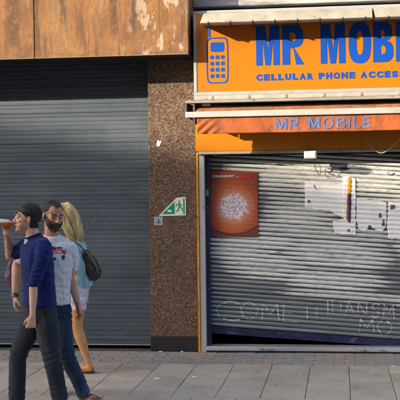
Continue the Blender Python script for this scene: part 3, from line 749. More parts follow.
def basis(f, pitch=0, roll=0):
    """head/torso matrix: x = person's left, y = forward, z = up"""
    f = V(f).normalized(); up = V((0, 0, 1)); l = up.cross(f).normalized()
    m = Matrix((l, f, up)).transposed().to_4x4()
    return m @ Matrix.Rotation(pitch, 4, 'X') @ Matrix.Rotation(roll, 4, 'Y')
def head(bm, M, s=1.0, nose=1.0, jaw=1.0):
    def b(c, r): ball(bm, c, r, M @ Matrix.Scale(s, 4))
    def l(p, r, side=(0, 1, 0)):
        limb(bm, [M @ (V(q) * s) for q in p], [x * s for x in r], M.to_3x3() @ V(side), 10, 4)
    b((0, -.014, .036), (.073, .093, .08)); b((0, .028, -.012), (.061, .062, .08)); b((0, .012, -.05), (.056, .06, .05))
    b((0, .036, -.074), (.046 * jaw, .05, .04)); b((0, .075, -.099), (.021, .016, .018))
    l([(0, .088, .014), (0, .102, -.012), (0, .112 * (.98 + .02 * nose), -.03)], [.0075, .009, .0115])
    for e in (-1, 1):
        b((e * .012, .098, -.034), (.0085, .010, .008))
        b((e * .041, .060, -.026), (.021, .022, .019)); b((e * .040, .048, -.052), (.024, .030, .032))
        b((e * .0775, -.012, -.008), (.007, .017, .029)); b((e * .0745, -.012, -.03), (.008, .010, .012))
        l([(e * .008, .088, .024), (e * .03, .085, .027), (e * .05, .066, .02)], [.009, .0095, .009])
        l([(e * .012, .0865, .003), (e * .03, .0845, .006), (e * .045, .074, .002)], [.0055, .006, .0045])
    l([(-.021, .083, -.060), (-.006, .0925, -.057), (.006, .0925, -.057), (.021, .083, -.060)], [.0045, .0065, .0065, .0045])
    l([(-.019, .082, -.066), (0, .092, -.068), (.019, .082, -.066)], [.0045, .007, .0045])
def hand(bm, wrist, d, nrm, side, curl=(.35, .45, .3), sc=1.0, thumb=.5, spread=.05):
    """wrist point, finger direction, palm normal (where fingers curl to), side the thumb is on"""
    W = V(wrist); d = V(d).normalized(); n = V(nrm); n = (n - d * n.dot(d)).normalized(); t = V(side); t = (t - d * t.dot(d) - n * t.dot(n)).normalized()
    k = sc
    limb(bm, [W - d * .02 * k, W + d * .03 * k, W + d * .065 * k, W + d * .09 * k], [(.026 * k, .019 * k), (.034 * k, .017 * k), (.040 * k, .015 * k), (.039 * k, .0125 * k)], t, 12, 3)
    for i, L in enumerate((.068, .077, .072, .056)):
        o = (.029, .0100, -.0095, -.028)[i]; p = W + d * (.088 - abs(i - 1.2) * .004) * k + t * o * k
        dd = (d + t * (1.3 - i) * spread).normalized(); pts = [p - dd * .012 * k, p]; a = 0
        for j, fr in enumerate((.45, .3, .25)):
            a += curl[j] * (1 + .08 * i); v = dd * math.cos(a) + n * math.sin(a); p = p + v * L * fr * k; pts.append(p)
        limb(bm, pts, [.0088 * k, .0090 * k, .0082 * k, .0076 * k, .0064 * k], t, 8, 3)
    p = W + d * .022 * k + t * .026 * k + n * .008 * k; pts = [p]
    for j, L in enumerate((.034, .028, .024)):
        v = (d * (.75 + .1 * j) + t * (.62 - thumb * .35 * j) + n * (.3 + thumb * .45 * j)).normalized(); p = p + v * L * k; pts.append(p)
    limb(bm, pts, [.0125 * k, .0115 * k, .0098 * k, .0078 * k], n, 8, 3)
def shell(me, wfn, thick, nz=0, nscale=40, flow=(1, 1, 1)):
    """cover grown from the body surface where wfn(co) > 0"""
    b = bmesh.new(); b.from_mesh(me); b.normal_update()
    wv = {v: wfn(v.co) for v in b.verts}
    bmesh.ops.delete(b, geom=[f for f in b.faces if max(wv[v] for v in f.verts) <= 0], context='FACES')
    ns = {v: v.normal.copy() for v in b.verts}
    for v in b.verts:
        q = V((v.co.x * flow[0], v.co.y * flow[1], v.co.z * flow[2])) * nscale
        v.co += ns[v] * (thick * min(1, max(0, wv[v])) * (1 + nz * NZ.noise(q)) - .0012)
    out = bpy.data.meshes.new('shell'); b.to_mesh(out); b.free(); return out
def tufts(me, pick, flow, n, L, r, seed=1, lift=.35):
    """short hair strands on a surface; pick(co)->bool, flow(co,normal)->direction"""
    rnd = random.Random(seed); b = bmesh.new(); ps = [p for p in me.polygons if pick(p.center)]
    if not ps: return b
    for i in range(n):
        p = rnd.choice(ps); c = p.center + V((rnd.uniform(-1, 1), rnd.uniform(-1, 1), rnd.uniform(-1, 1))) * .003; nn = p.normal
        f = V(flow(c, nn)); f = f - nn * f.dot(nn)
        f = (f.normalized() + V((rnd.gauss(0, .25), rnd.gauss(0, .25), rnd.gauss(0, .25)))).normalized() if f.length > 1e-4 else nn
        l = L * rnd.uniform(.6, 1.3); a = c - nn * .003; m = c + (f * .55 + nn * lift * .8) * l * .6; e = c + (f + nn * lift * .6) * l
        u = f.cross(nn).normalized(); rows = []
        for q, w_ in ((a, r), (m, r * .85)):
            rows.append([b.verts.new(q + u * w_), b.verts.new(q + nn * w_), b.verts.new(q - u * w_)])
        tip = b.verts.new(e)
        for k in range(3): b.faces.new((rows[0][k], rows[0][(k + 1) % 3], rows[1][(k + 1) % 3], rows[1][k])); b.faces.new((rows[1][k], rows[1][(k + 1) % 3], tip))
    return b
def folds(amp=.006, sc=(9, 9, 4), creases=(), seed=0):
    def fn(co, n):
        q = V((co.x * sc[0], co.y * sc[1], co.z * sc[2])) + V((seed * 3.3, seed, 0))
        q = q + V((NZ.noise(q * .7), NZ.noise(q * .7 + V((7, 1, 3))), NZ.noise(q * .7 + V((2, 9, 4))))) * .5
        d = amp * (.9 - 2.6 * abs(NZ.noise(q)) + .5 * (.4 - 2 * abs(NZ.noise(q * 2.1))))
        for c, ax, a, wd, wl in creases:
            v = co - V(c); r = v.length
            if r < wd * 2.2:
                h = v.dot(V(ax).normalized()) + .035 * NZ.noise(co * 11 + V((seed, 0, 0))) + .012 * NZ.noise(co * 30)
                d += a * math.exp(-(r / wd) ** 2) * math.sin(h * 6.283 / wl)
        return d
    return fn
def eyes(M, s, par):
    for e in (-1, 1):
        b = bmesh.new(); ball(b, (e * .031 * s, .0700 * s, .0005 * s), .0125 * s, M); ey = obj('eye', b, EYE_SHADE, par, True)
        b = bmesh.new(); ball(b, (e * .031 * s, .0793 * s, -.0022 * s), (.0075 * s, .0040 * s, .0045 * s), M); obj('iris', b, IRIS, ey, True)
def socket(M, s):
    Mi = M.inverted()
    def fn(co, n):
        p = (Mi @ co) / s
        if p.length > .2: return 0
        d = 0
        for e in (-1, 1): d -= .0085 * math.exp(-((p.x - e * .031) ** 2 + (p.z - .0) ** 2) / .00016) * (1 if p.y > .04 else 0)
        return d * s
    return fn
def shoe(name, M, mat, sole, par, L=.28, wd=.05, hi=.075):
    """foot-local: heel at y=0, toe at +y, ground z=0"""
    b = bmesh.new()
    limb(b, [(0, .03, .04), (0, .10, .042), (0, .19, .034), (0, L - .035, .028)], [(wd * .72, .042), (wd * .78, .046), (wd, .036), (wd * .75, .026)], (1, 0, 0), 14, 4)
    limb(b, [(0, .05, .05), (0, .045, hi)], [(.036, .04), (.034, .036)], (1, 0, 0), 12, 3)
    me = fuse(b, .006, 2)
    for v in me.vertices: v.co.z = max(v.co.z, .014)
    me.transform(M); a = omesh(name, me, mat, par, True)
    b = bmesh.new(); pts = []
    for i in range(24):
        t = 6.283 * i / 24; y = L / 2 + (L / 2 + .004) * math.sin(t); x = wd * (.86 + .2 * math.sin(t) * (1 if math.sin(t) > 0 else .2)) * math.cos(t) * 1.02
        pts.append((x, y))
    lo = [b.verts.new((x, y, 0)) for x, y in pts]; up = [b.verts.new((x * 1.02, y, .02)) for x, y in pts]
    b.faces.new(lo[::-1]); b.faces.new(up)
    for i in range(24): b.faces.new((lo[i], lo[(i + 1) % 24], up[(i + 1) % 24], up[i]))
    b.transform(M); obj('sole', b, sole, a)
    return a
def footM(heel, d, pitch=0):
    d = V(d).normalized(); l = V((0, 0, 1)).cross(d) * -1
    m = Matrix((l, d, V((0, 0, 1)))).transposed().to_4x4()
    return Matrix.Translation(heel) @ m @ Matrix.Rotation(pitch, 4, 'X')
SOLE = plain('sole_mat', (.5, .48, .45), .8); SOLED = plain('dark_sole_mat', (.03, .03, .03), .8)

# ---- man in blue sweater, drinking, walking left
K = 1 / 122.
def N(px, py, y=0): return V(((px - 40) * K, y, (412 - py) * K))
pA = thing('person', 'person in blue sweater and dark jeans drinking from an orange bottle', 'person', (-2.479, -3.289, 0), 'people walking past the shop fronts', R(15))
SKA = skin('pale_skin_mat', (.66, .37, .25)); SWE = cloth('blue_sweater_mat', (.004, .012, .105)); JEA = cloth('charcoal_jeans_mat', (.018, .023, .032), .8, 420, ((.045, .055, .072), 6, .7))
HM = Matrix.Translation(N(30, 216.5, 0)) @ basis((-1, -.05, 0), R(4)); hs = 1.0
sA = V((.38, -.92, 0))
b = bmesh.new(); head(b, HM, hs)
limb(b, [N(32, 222), N(34.5, 230), N(37.5, 240)], [(.052, .056), (.052, .056), (.056, .058)], (0, 1, 0))
limb(b, [N(38, 245), N(39, 262), N(41, 290), N(42, 312)], [(.12, .07), (.14, .09), (.13, .09), (.14, .10)], sA)
LS, LE, LW = N(48.5, 243.5, -.165), N(36.5, 281, -.235), N(34.8, 311, -.275)
RS_, RE, RW = N(31, 242, .155), N(11.5, 257.5, .27), N(9.3, 234, .095)
limb(b, [LS + V((-.01, .015, -.02)), (LS + LE) / 2, LE, LE.lerp(LW, .35), LW, LW + (LW - LE) * .05], [.043, .038, .034, .034, (.021, .025), .023], (1, 0, 0))
limb(b, [RS_, (RS_ + RE) / 2, RE, RE.lerp(RW, .35), RW], [.045, .041, .037, .038, (.026, .023)], (1, 0, 0))
hand(b, LW, (-.12, -.1, -1), (-.35, .85, 0), (-.9, -.35, 0), (1.15, 1.5, .9), .98, 1.9)
BA = N(17, 221.6, 0); BD = (N(-9, 218.4, .02) - BA).normalized()      # bottle mouth and axis
GR_ = BA + BD * .072
hand(b, V((GR_.x + .004, GR_.y + .040, GR_.z - .082)), (0, .04, 1), (0, -1, .12), (1, 0, 0), (.75, 1.0, .75), .95, .55)
limb(b, [RW, V((GR_.x + .004, GR_.y + .040, GR_.z - .082))], [.025, .024], (1, 0, 0))
FH, FK, FA = N(36, 316, .06), N(19, 355, .08), N(16.5, 400, .10)
BH, BK, BAn = N(47, 316, -.06), N(52.5, 355, -.08), N(61, 398, -.09)
for h, k_, a in ((FH, FK, FA), (BH, BK, BAn)): limb(b, [h, h.lerp(k_, .5), k_, k_.lerp(a, .4), a], [.072, .062, .048, .048, .036])
me = fuse(b, .0052, 3); warp(me, socket(HM, hs)); bodyA = omesh('body', me, SKA, pA, True)
HMi = HM.inverted()
def hl(co): return (HMi @ co) / hs
def hairA(co):
    p = hl(co)
    if p.length > .17 or p.z < -.085: return 0
    line = -.02 + (p.y + .02) * .95 if p.y > -.02 else -.075
    if p.y > .055: line = .052
    if abs(p.x) > .069 and -.04 < p.y < .016 and p.z < .022: return 0
    wv = (p.z - line) / .02
    return max(0, min(1, wv))
hr = omesh('hair', shell(me, hairA, .012, .35, 45), HAIRD, pA, True)
obj('hair_strands', tufts(hr.data, lambda c: True, lambda c, n: HM.to_3x3() @ V((0, -.8, -.5)), 3000, .020, .0011, 3, .15), HAIRD, hr)
omesh('eyebrows', shell(me, lambda co: (lambda p: 1 if .0285 + abs(abs(p.x) - .032) * -.12 < p.z < .035 and p.y > .055 and .014 < abs(p.x) < .047 else 0)(hl(co)), .0025), HAIRD, pA, True)
LIPS = plain('lip_mat', (.42, .15, .12), .45)
omesh('lips', shell(me, lambda co: (lambda p: 1 if -.075 < p.z < -.053 and p.y > .078 and abs(p.x) < .022 else 0)(hl(co)), .0016), LIPS, pA, True)
eyes(HM, hs, pA)
# sweater
b = bmesh.new()
limb(b, [N(37.2, 237.5), N(38, 243), N(39, 262), N(40.5, 286), N(41, 301)], [(.10, .08), (.185, .108), (.172, .128), (.160, .130), (.164, .136)], sA, 20, 6, .25)
limb(b, [N(36.5, 234.5), N(37.5, 240)], [(.071, .072), (.10, .085)], sA, 16, 4, .2)
limb(b, [LS + V((-.02, .04, .005)), LS.lerp(LE, .3), LS.lerp(LE, .7), LE + V((0, 0, .012))], [.070, .062, .054, .051], (1, 0, 0), 16, 6, .5)
limb(b, [RS_ + V((.03, -.04, .0)), RS_.lerp(RE, .4), RE.lerp(RS_, .18)], [.07, .064, .055], (1, 0, 0), 16, 6, .3)
me = fuse(b, .006, 3)
cz = [(LE + V((0, 0, .05)), (0.2, 0, 1), .006, .10, .034), (N(42, 292), (0, .1, 1), .004, .13, .05), (N(52, 262, -.1), (.7, 0, .7), .006, .14, .07), (LS + V((-.03, -.02, -.08)), (.6, 0, .8), .005, .1, .06), (N(28, 285), (.3, 0, 1), .006, .12, .045)]
swe = omesh('sweater', warp(me, folds(.0055, (5, 5, 2.2), cz, 1)), SWE, pA, True)
b = bmesh.new()
for q, r, ax in ((N(41, 302.5), (.167, .139), sA),): limb(b, [q + V((0, 0, .014)), q - V((0, 0, .014))], [r, r], ax, 24, 2, .2)
obj('hem_band', b, SWE, swe, True)
b = bmesh.new(); limb(b, [LE + V((0, 0, .022)), LE + V((0, 0, -.006))], [.054, .050], (1, 0, 0), 18, 3, .2); obj('cuff', b, SWE, swe, True)
# white collar and dark strap
COL = cloth('collar_white_mat', (.50, .51, .54)); STR = cloth('strap_mat', (.02, .025, .05))
b = bmesh.new(); limb(b, [N(32, 235, -.012), N(30.6, 239, -.02), N(29.2, 243, -.022)], [(.030, .030), (.033, .031), (.022, .025)], (.8, -.6, 0), 14, 4, .3)
omesh('shirt_collar', fuse(b, .005, 2), COL, pA, True)
b = bmesh.new(); ring = []
for i in range(25):
    t = i / 24 * 6.2832
    ring.append(N(35, 235) + V((-.062 * math.cos(t), -.064 * math.sin(t), .006 - .022 * math.cos(t))))
limb(b, ring, [(.009, .007)] * len(ring), (0, 0, 1), 8, 2); obj('neck_band', b, STR, pA, True)
# jeans
b = bmesh.new()
limb(b, [N(41, 299), N(41.5, 308), N(41.5, 320)], [(.15, .118), (.158, .125), (.14, .12)], sA, 18, 5, .3)
for h, k_, a in ((FH, FK, FA), (BH, BK, BAn)): limb(b, [h + V((0, 0, .02)), h.lerp(k_, .45), k_, k_.lerp(a, .5), a + V((0, 0, .0))], [(.095, .09), (.087, .084), (.071, .069), (.068, .065), (.066, .062)], (1, 0, 0), 18, 6, .3)
me = fuse(b, .0065, 3)
cz = [(FK, (.5, 0, 1), .006, .1, .06), (BK, (-.4, 0, 1), .006, .1, .06), (N(41, 322), (.6, 0, .8), .007, .13, .05), (FA + V((0, 0, .06)), (.35, 0, 1), .005, .08, .05), (BAn + V((0, 0, .06)), (-.3, 0, 1), .005, .08, .05)]
omesh('jeans', warp(me, folds(.006, (6, 6, 2.2), cz, 2)), JEA, pA, True)
SEAM = plain('seam_mat', (.012, .015, .022), .9)
def seam(o, path, r_, d=V((0, 1, 0))):
    t = BVHTree.FromPolygons([v.co for v in o.data.vertices], [p.vertices[:] for p in o.data.polygons]); pts = []
    n = max(6, len(path) * 6)
    for i in range(n + 1):
        c = cr(path, i / n); h = t.ray_cast(V((c.x, -1, c.z)), d)
        if h[0]: pts.append(h[0] + h[1] * .0008)
    if len(pts) > 3: obj('seam', limb(bmesh.new(), pts, [r_] * len(pts), (1, 0, 0), 6, 1), SEAM, o, True)
jo = [c for c in pA.children if c.name.startswith('jeans')][0]
seam(jo, [N(46, 306), N(49, 330), N(53, 356), N(60, 396)], .0022)
seam(jo, [N(49, 309), N(49.5, 324), N(53, 327), N(56, 323)], .0018)
seam(jo, [N(33, 306), N(31, 318), N(36, 320)], .0018)
shoe('shoe', footM(V((FA.x + .07, FA.y, .0)), (-1, -.05, 0)), plain('dark_shoe_mat', (.03, .03, .035), .6), SOLE, pA)
shoe('shoe', footM(V((BAn.x + .07, BAn.y, .02)), (-1, -.05, 0), R(-5)), plain('dark_shoe_mat', (.03, .03, .035), .6), SOLE, pA)
# bottle
bo = thing('drink_bottle', 'orange soft drink bottle held to the mouth of the person in blue', 'bottle')
M_ = Matrix.Translation(pA.location) @ Matrix.Rotation(R(15), 4, 'Z'); bo.matrix_world = M_
def tube(prof, mat, name, par, seg=24):
    b = bmesh.new(); u = V((0, 1, 0)); u = (u - BD * u.dot(BD)).normalized(); v = BD.cross(u); rows = []
    for a, r in prof: rows.append([b.verts.new(BA + BD * a + (u * math.cos(6.283 * k / seg) + v * math.sin(6.283 * k / seg)) * r) for k in range(seg)])
    for i in range(len(rows) - 1):
        for k in range(seg): b.faces.new((rows[i][k], rows[i][(k + 1) % seg], rows[i + 1][(k + 1) % seg], rows[i + 1][k]))
    b.faces.new(rows[0][::-1]); b.faces.new(rows[-1]); bmesh.ops.recalc_face_normals(b, faces=b.faces[:]); return obj(name, b, mat, par, True)
ORA = plain('orange_drink_mat', (.80, .20, .008), .12, var=.05, bump=0); ORA.node_tree.nodes['Principled BSDF'].inputs['Transmission Weight'].default_value = .2
g = G('bottle_mat'); X, Y, Z = g.xyz(); lz = (M_ @ (BA + BD * .10)).z
ORA = g.fin(g.mix(g.ss(Z, lz - .001, lz + .001), (.80, .20, .008), (.72, .74, .76)), .12); g.b.inputs['Transmission Weight'].default_value = .15
tube([(0, .011), (.018, .0115), (.02, .0135), (.024, .0135), (.026, .0125), (.036, .021), (.048, .0275), (.06, .029), (.21, .029), (.218, .025), (.22, .012)], ORA, 'bottle_body', bo)
g = G('bottle_label_mat'); X, Y, Z = g.xyz()
lz = (M_ @ (BA + BD * .15)).z
LABM = g.fin(g.mix(g.ss(Z, lz - .004, lz - .006), (.78, .78, .78), (.02, .06, .38)), .4)
tube([(.135, .0292), (.136, .0298), (.19, .0298), (.191, .0292)], LABM, 'bottle_label', bo)

# ---- bearded man in white T-shirt, walking towards the camera
K2 = 1 / 116.6
def Q(px, py, y=0): return V(((px - 58) * K2, y, (402 - py) * K2))
pB = thing('person', 'bearded person in white printed T-shirt and blue jeans', 'person', (-2.438, -2.875, 0), 'people walking past the shop fronts', R(15))
SKB = skin('tan_skin_mat', (.52, .265, .165)); TSH = None
HM2 = Matrix.Translation(Q(55.5, 213.6, -.045)) @ basis((.42, -.9, 0), R(-14), R(4)); hs2 = 1.06
b = bmesh.new(); head(b, HM2, hs2, 1.1, 1.08)
limb(b, [Q(54.5, 220), Q(54.2, 230), Q(54, 241, .01)], [(.066, .062), (.066, .064), (.07, .066)], (1, 0, 0))
limb(b, [Q(47, 241, .01), Q(54.2, 236.5, .01), Q(61, 241, .01)], [.03, .055, .03], (0, 1, 0), 12, 4)
limb(b, [Q(54.5, 248, .01), Q(55, 262), Q(54, 290), Q(54, 314)], [(.13, .075), (.145, .095), (.135, .095), (.145, .10)], (1, 0, 0))
LS2, LE2, LW2 = Q(73, 246, .01), Q(71.8, 275, .07), Q(78.8, 303, -.03)
RS2, RE2, RW2 = Q(36, 246, .02), Q(18, 263, .17), Q(16, 295, .06)
limb(b, [LS2 + V((-.015, 0, -.02)), LS2.lerp(LE2, .5), LE2, LE2.lerp(LW2, .35), LW2], [.048, .042, .036, .038, (.026, .022)], (1, 0, 0))
limb(b, [RS2, RS2.lerp(RE2, .5), RE2, RE2.lerp(RW2, .35), RW2], [.048, .043, .039, .041, (.026, .023)], (1, 0, 0))
hand(b, LW2, (.28, -.1, -1), (-.75, -.5, -.1), (.1, -.9, -.2), (.35, .5, .35), 1.02, .4)
hand(b, RW2, (.02, -.15, -1), (.85, .1, 0), (-.1, -.95, 0), (.35, .5, .35), 1.02, .4)
LH2, LK2, LA2 = Q(62, 314, 0), Q(67.5, 353, -.10), Q(84, 393, -.07)
RH2, RK2, RA2 = Q(47, 314, .03), Q(50.5, 353, .05), Q(56, 386, .42)
for h, k_, a in ((LH2, LK2, LA2), (RH2, RK2, RA2)): limb(b, [h, h.lerp(k_, .5), k_, k_.lerp(a, .4), a], [.075, .065, .05, .05, .036])
me = fuse(b, .0052, 3); warp(me, socket(HM2, hs2)); omesh('body', me, SKB, pB, True)
HM2i = HM2.inverted()
def h2(co): return (HM2i @ co) / hs2
def hairB(co):
    p = h2(co)
    if p.length > .17 or p.z < -.07: return 0
    if p.y > -.02: line = .0 + (p.y + .02) * 1.0
    else: line = -.06
    if p.y > .03: line = .074 + .016 * math.exp(-((abs(p.x) - .040) / .018) ** 2)
    if abs(p.x) > .069 and -.045 < p.y < .016 and p.z < .022: return 0
    return max(0, min(1, (p.z - line) / .02))
hr = omesh('hair', shell(me, hairB, .005, .4, 70), HAIRM, pB, True)
obj('hair_strands', tufts(hr.data, lambda c: True, lambda c, n: HM2.to_3x3() @ V((0, .2, -.6)), 3000, .010, .0009, 5, .8), HAIRM, hr)
def beardB(co):
    p = h2(co)
    if p.length > .16 or p.z > .0 or p.y < .0: return 0
    if p.z < -.118 or (p.y < .03 and p.z < -.085): return 0
    top = -.056 + max(0, (abs(p.x) - .028)) * 1.0
    if abs(p.x) > .058: top = -.005
    m_ = min(1, (top - p.z) / .012)
    if abs(p.x) < .032 and -.058 < p.z < -.044 - abs(p.x) * .25 and p.y > .06: m_ = max(m_, .8)   # moustache
    if abs(p.x) < .012 and -.067 < p.z < -.060: m_ = 0
    return max(0, m_)
bd_ = omesh('beard', shell(me, beardB, .0042, .5, 80), BEARD, pB, True)
obj('beard_strands', tufts(bd_.data, lambda c: True, lambda c, n: HM2.to_3x3() @ V((0, .1, -1)), 1800, .006, .0008, 6, .4), BEARD, bd_)
omesh('eyebrows', shell(me, lambda co: (lambda p: 1 if .027 + abs(abs(p.x) - .032) * -.12 < p.z < .035 and p.y > .052 and .013 < abs(p.x) < .050 else 0)(h2(co)), .0028), BEARD, pB, True)
omesh('lips', shell(me, lambda co: (lambda p: 1 if -.070 < p.z < -.058 and p.y > .078 and abs(p.x) < .016 else 0)(h2(co)), .0014), plain('lip_tan_mat', (.30, .12, .10), .45), pB, True)
eyes(HM2, hs2, pB)
# T-shirt with print
g = G('tshirt_mat'); tc = g.n('ShaderNodeTexCoord').outputs['Object']; q = g.n('ShaderNodeSeparateXYZ'); g.put(q.inputs[0], tc); X, Y, Z = q.outputs
def inb(cx, cz, rx, rz, nsc=70, amp=3.6):
    dx = g.ma('ABSOLUTE', g.ma('DIVIDE', g.ma('SUBTRACT', X, cx), rx)); dz = g.ma('ABSOLUTE', g.ma('DIVIDE', g.ma('SUBTRACT', Z, cz), rz))
    d = g.ma('MAXIMUM', dx, dz); d = g.ma('ADD', d, g.ma('MULTIPLY', g.ma('SUBTRACT', g.noise(nsc, (1, 1, 1), 4, vec=tc), .5), amp))
    return g.ma('MULTIPLY', g.ss(d, .95, .8), g.ss(Y, .02, .0))
col = g.ramp(g.noise(6), [(.3, (.62, .62, .65)), (.7, (.72, .72, .74))])
p0 = Q(60, 249.5); p1 = Q(55.5, 246); p2 = Q(56, 256.5); p3 = Q(65, 255.5); p4 = Q(66, 250); p5 = Q(60, 246)
for c_, rx_, rz_, cl in ((p0, .075, .018, (.55, .04, .06)), (p1, .022, .014, (.04, .03, .05)), (p5, .035, .007, (.05, .03, .05)), (p4, .018, .014, (.20, .02, .04)), (p2, .017, .011, (.03, .03, .04)), (p3, .014, .02, (.04, .04, .05))):
    col = g.mix(inb(c_.x, c_.z, rx_, rz_), col, cl)
col = g.mix(g.ma('MULTIPLY', inb(p0.x, p0.z, .05, .008, 90, 3), .8), col, (.75, .6, .6))
g.bump(g.noise(30), .2, .005); TSH = g.fin(col, .85, 0, .25)
b = bmesh.new()
limb(b, [Q(54.2, 239.5, .01), Q(54.5, 245, .01), Q(55, 262), Q(54, 285), Q(53.8, 302)], [(.105, .085), (.182, .108), (.168, .122), (.155, .115), (.16, .118)], (1, 0, 0), 20, 6, .25)
limb(b, [LS2 + V((-.04, 0, .008)), LS2.lerp(LE2, .3), LS2.lerp(LE2, .62)], [.076, .072, .068], (1, 0, 0), 16, 6, .2)
limb(b, [RS2 + V((.05, 0, .01)), RS2.lerp(RE2, .4), RS2.lerp(RE2, .75)], [.07, .067, .066], (1, 0, 0), 16, 6, .2)
limb(b, [Q(39.5, 244.5, .01), Q(46.5, 240, .01), Q(54, 238.5, .01), Q(62, 240, .01), Q(70, 244.5, .01)], [.05, .056, .062, .056, .05], (0, 1, 0), 14, 4)
limb(b, [Q(54, 242, .0), Q(54.2, 237.2, -.004), Q(54.4, 234.4, -.008)], [(.105, .095), (.084, .083), (.078, .077)], (1, 0, 0), 18, 4, .1)
me = fuse(b, .006, 3)
cz = [(Q(66, 285, -.1), (.3, 0, 1), .006, .14, .06), (Q(56, 270, -.1), (.8, 0, .5), .005, .16, .07), (Q(64, 298, -.1), (1, 0, .1), .006, .1, .045), (LS2 + V((0, -.03, -.06)), (.6, 0, .8), .005, .09, .05)]
omesh('t_shirt', warp(me, folds(.0055, (5.5, 5.5, 1.8), [(c, a, k * .5, w1, w2) for c, a, k, w1, w2 in cz], 3)), TSH, pB, True)
DEN = cloth('blue_denim_mat', (.016, .034, .07), .8, 420, ((.10, .15, .21), 5.5, .7))
b = bmesh.new()
limb(b, [Q(54, 300), Q(54.2, 310), Q(54.5, 320)], [(.148, .108), (.155, .115), (.14, .11)], (1, 0, 0), 18, 5, .3)
for h, k_, a in ((LH2, LK2, LA2), (RH2, RK2, RA2)): limb(b, [h + V((0, 0, .02)), h.lerp(k_, .45), k_, k_.lerp(a, .5), a], [(.088, .092), (.082, .086), (.068, .07), (.062, .064), (.062, .062)], (1, 0, 0), 18, 6, .3)
me = fuse(b, .0065, 3)
cz = [(LK2, (-.5, 0, 1), .006, .1, .06), (LA2 + V((-.02, 0, .06)), (.5, 0, 1), .005, .08, .05), (LH2, (.7, 0, .7), .007, .12, .05)]
omesh('jeans', warp(me, folds(.006, (6, 6, 2.2), cz, 4)), DEN, pB, True)
RSH_ = plain('red_shoe_mat', (.22, .045, .04), .6, var=.1, dirt=((.3, .28, .28), 20, (1, 1, 1), .5, .6))
shoe('shoe', footM(V((LA2.x - .04, LA2.y + .06, .0)), (.72, -.7, 0)), RSH_, SOLE, pB)
shoe('shoe', footM(V((RA2.x, RA2.y + .05, .09)), (.15, -1, 0), R(-24)), RSH_, SOLE, pB)
wt_ = obj('wristwatch', bmesh.new(), BLK, pB)
b = bmesh.new(); limb(b, [RW2 + V((.0, .004, .022)), RW2 + V((0, -.002, -.002))], [(.034, .031), (.034, .031)], (1, 0, 0), 18, 3, .2)
nm = bpy.data.meshes.new('wristwatch'); b.to_mesh(nm); b.free(); nm.materials.append(BLK); wt_.data = nm
b = bmesh.new(); ball(b, RW2 + V((-.012, -.029, .010)), (.016, .005, .016)); obj('watch_face', b, GREYP, wt_, True)

# ---- fair haired woman behind, walking left
K3 = 1 / 100.5
def U(px, py, y=0): return V(((px - 85) * K3, y, (373 - py) * K3))
pC = thing('person', 'person with long blond hair, pale blue cardigan and white shorts', 'person', (-2.552, -1.444, 0), 'people walking past the shop fronts', R(14))
SKC = skin('warm_skin_mat', (.70, .34, .14))
HM3 = Matrix.Translation(U(67, 213.5, 0)) @ basis((-.93, .36, 0), R(-4)); hs3 = .96
fC = V((-.93, .36, 0)).normalized(); sC = V((.36, .93, 0)) * -1
b = bmesh.new(); head(b, HM3, hs3, .8, .9)
limb(b, [U(71, 222), U(72.5, 230), U(74.5, 239)], [.046, .046, .06], (1, 0, 0))
limb(b, [U(75, 241), U(76.5, 258), U(78, 272), U(77, 292), U(76, 300)], [(.14, .07), (.125, .09), (.105, .08), (.14, .10), (.13, .10)], sC)
for e, el, wr in ((-1, U(76, 269, -.2), U(63, 280, -.18)), (1, U(74, 268, .2), U(62, 282, .14))):
    sh = U(75.5, 243) - sC * e * .15
    limb(b, [sh, sh.lerp(el, .5), el, el.lerp(wr, .4), wr], [.038, .034, .03, .03, .02], (1, 0, 0))
    hand(b, wr, (-.8, 0, -.5), (0, e * -1, 0), (-.2, 0, 1), (.5, .6, .4), .88, .5)
TH, TK, TA = U(77.5, 300, -.07), U(77.8, 326, -.06), U(89, 363, -.03)
GH, GK, GA = U(73, 300, .08), U(66, 330, .14), U(64, 362, .18)
for h, k_, a in ((TH, TK, TA), (GH, GK, GA)): limb(b, [h, h.lerp(k_, .5), k_, k_.lerp(a, .33), k_.lerp(a, .72), a, a + V((.01, 0, -.05))], [.085, .074, .056, .055, .038, .030, .030])
for a, d in ((TA, V((-.78, .6, -.22))), (GA, V((-.8, .6, 0)))):
    limb(b, [a + V((.012, 0, -.035)), a + d.normalized() * .08 + V((0, 0, -.055)), a + d.normalized() * .14 + V((0, 0, -.068))], [.03, .028, .022], (0, 1, 0))
me = fuse(b, .0052, 3); warp(me, socket(HM3, hs3)); omesh('body', me, SKC, pC, True)
eyes(HM3, hs3, pC)
HAIRB = plain('blond_hair_mat', (.86, .56, .25), .45, var=.22, scale=26, st=(1, 1, .3), dirt=((.42, .24, .07), 30, (1, 1, .25), .52, .7), bump=.4, bscale=70)
b = bmesh.new(); HC = HM3 @ V((0, 0, 0)); HB_ = HM3.to_3x3()
ball(b, (0, -.016, .040), (.080, .096, .083), HM3)
sp = [HM3 @ V((0, -.03, .085)), HM3 @ V((0, -.072, .02)), HM3 @ V((-.01, -.095, -.07)), HM3 @ V((-.02, -.112, -.17)), HM3 @ V((-.02, -.122, -.255)), HM3 @ V((-.02, -.13, -.31))]
rd = [(.07, .045), (.084, .05), (.078, .046), (.066, .042), (.048, .032), (.016, .012)]
limb(b, sp, rd, HB_ @ V((1, 0, 0)), 18, 6)
for e in (-1, 1): limb(b, [HM3 @ V((e * .05, .01, .095)), HM3 @ V((e * .082, -.01, .03)), HM3 @ V((e * .086, -.03, -.06)), HM3 @ V((e * .078, -.06, -.17)), HM3 @ V((e * .06, -.085, -.26))], [.03, .032, .034, .034, .012], HB_ @ V((0, 1, 0)), 12, 5)
me = fuse(b, .007, 3)
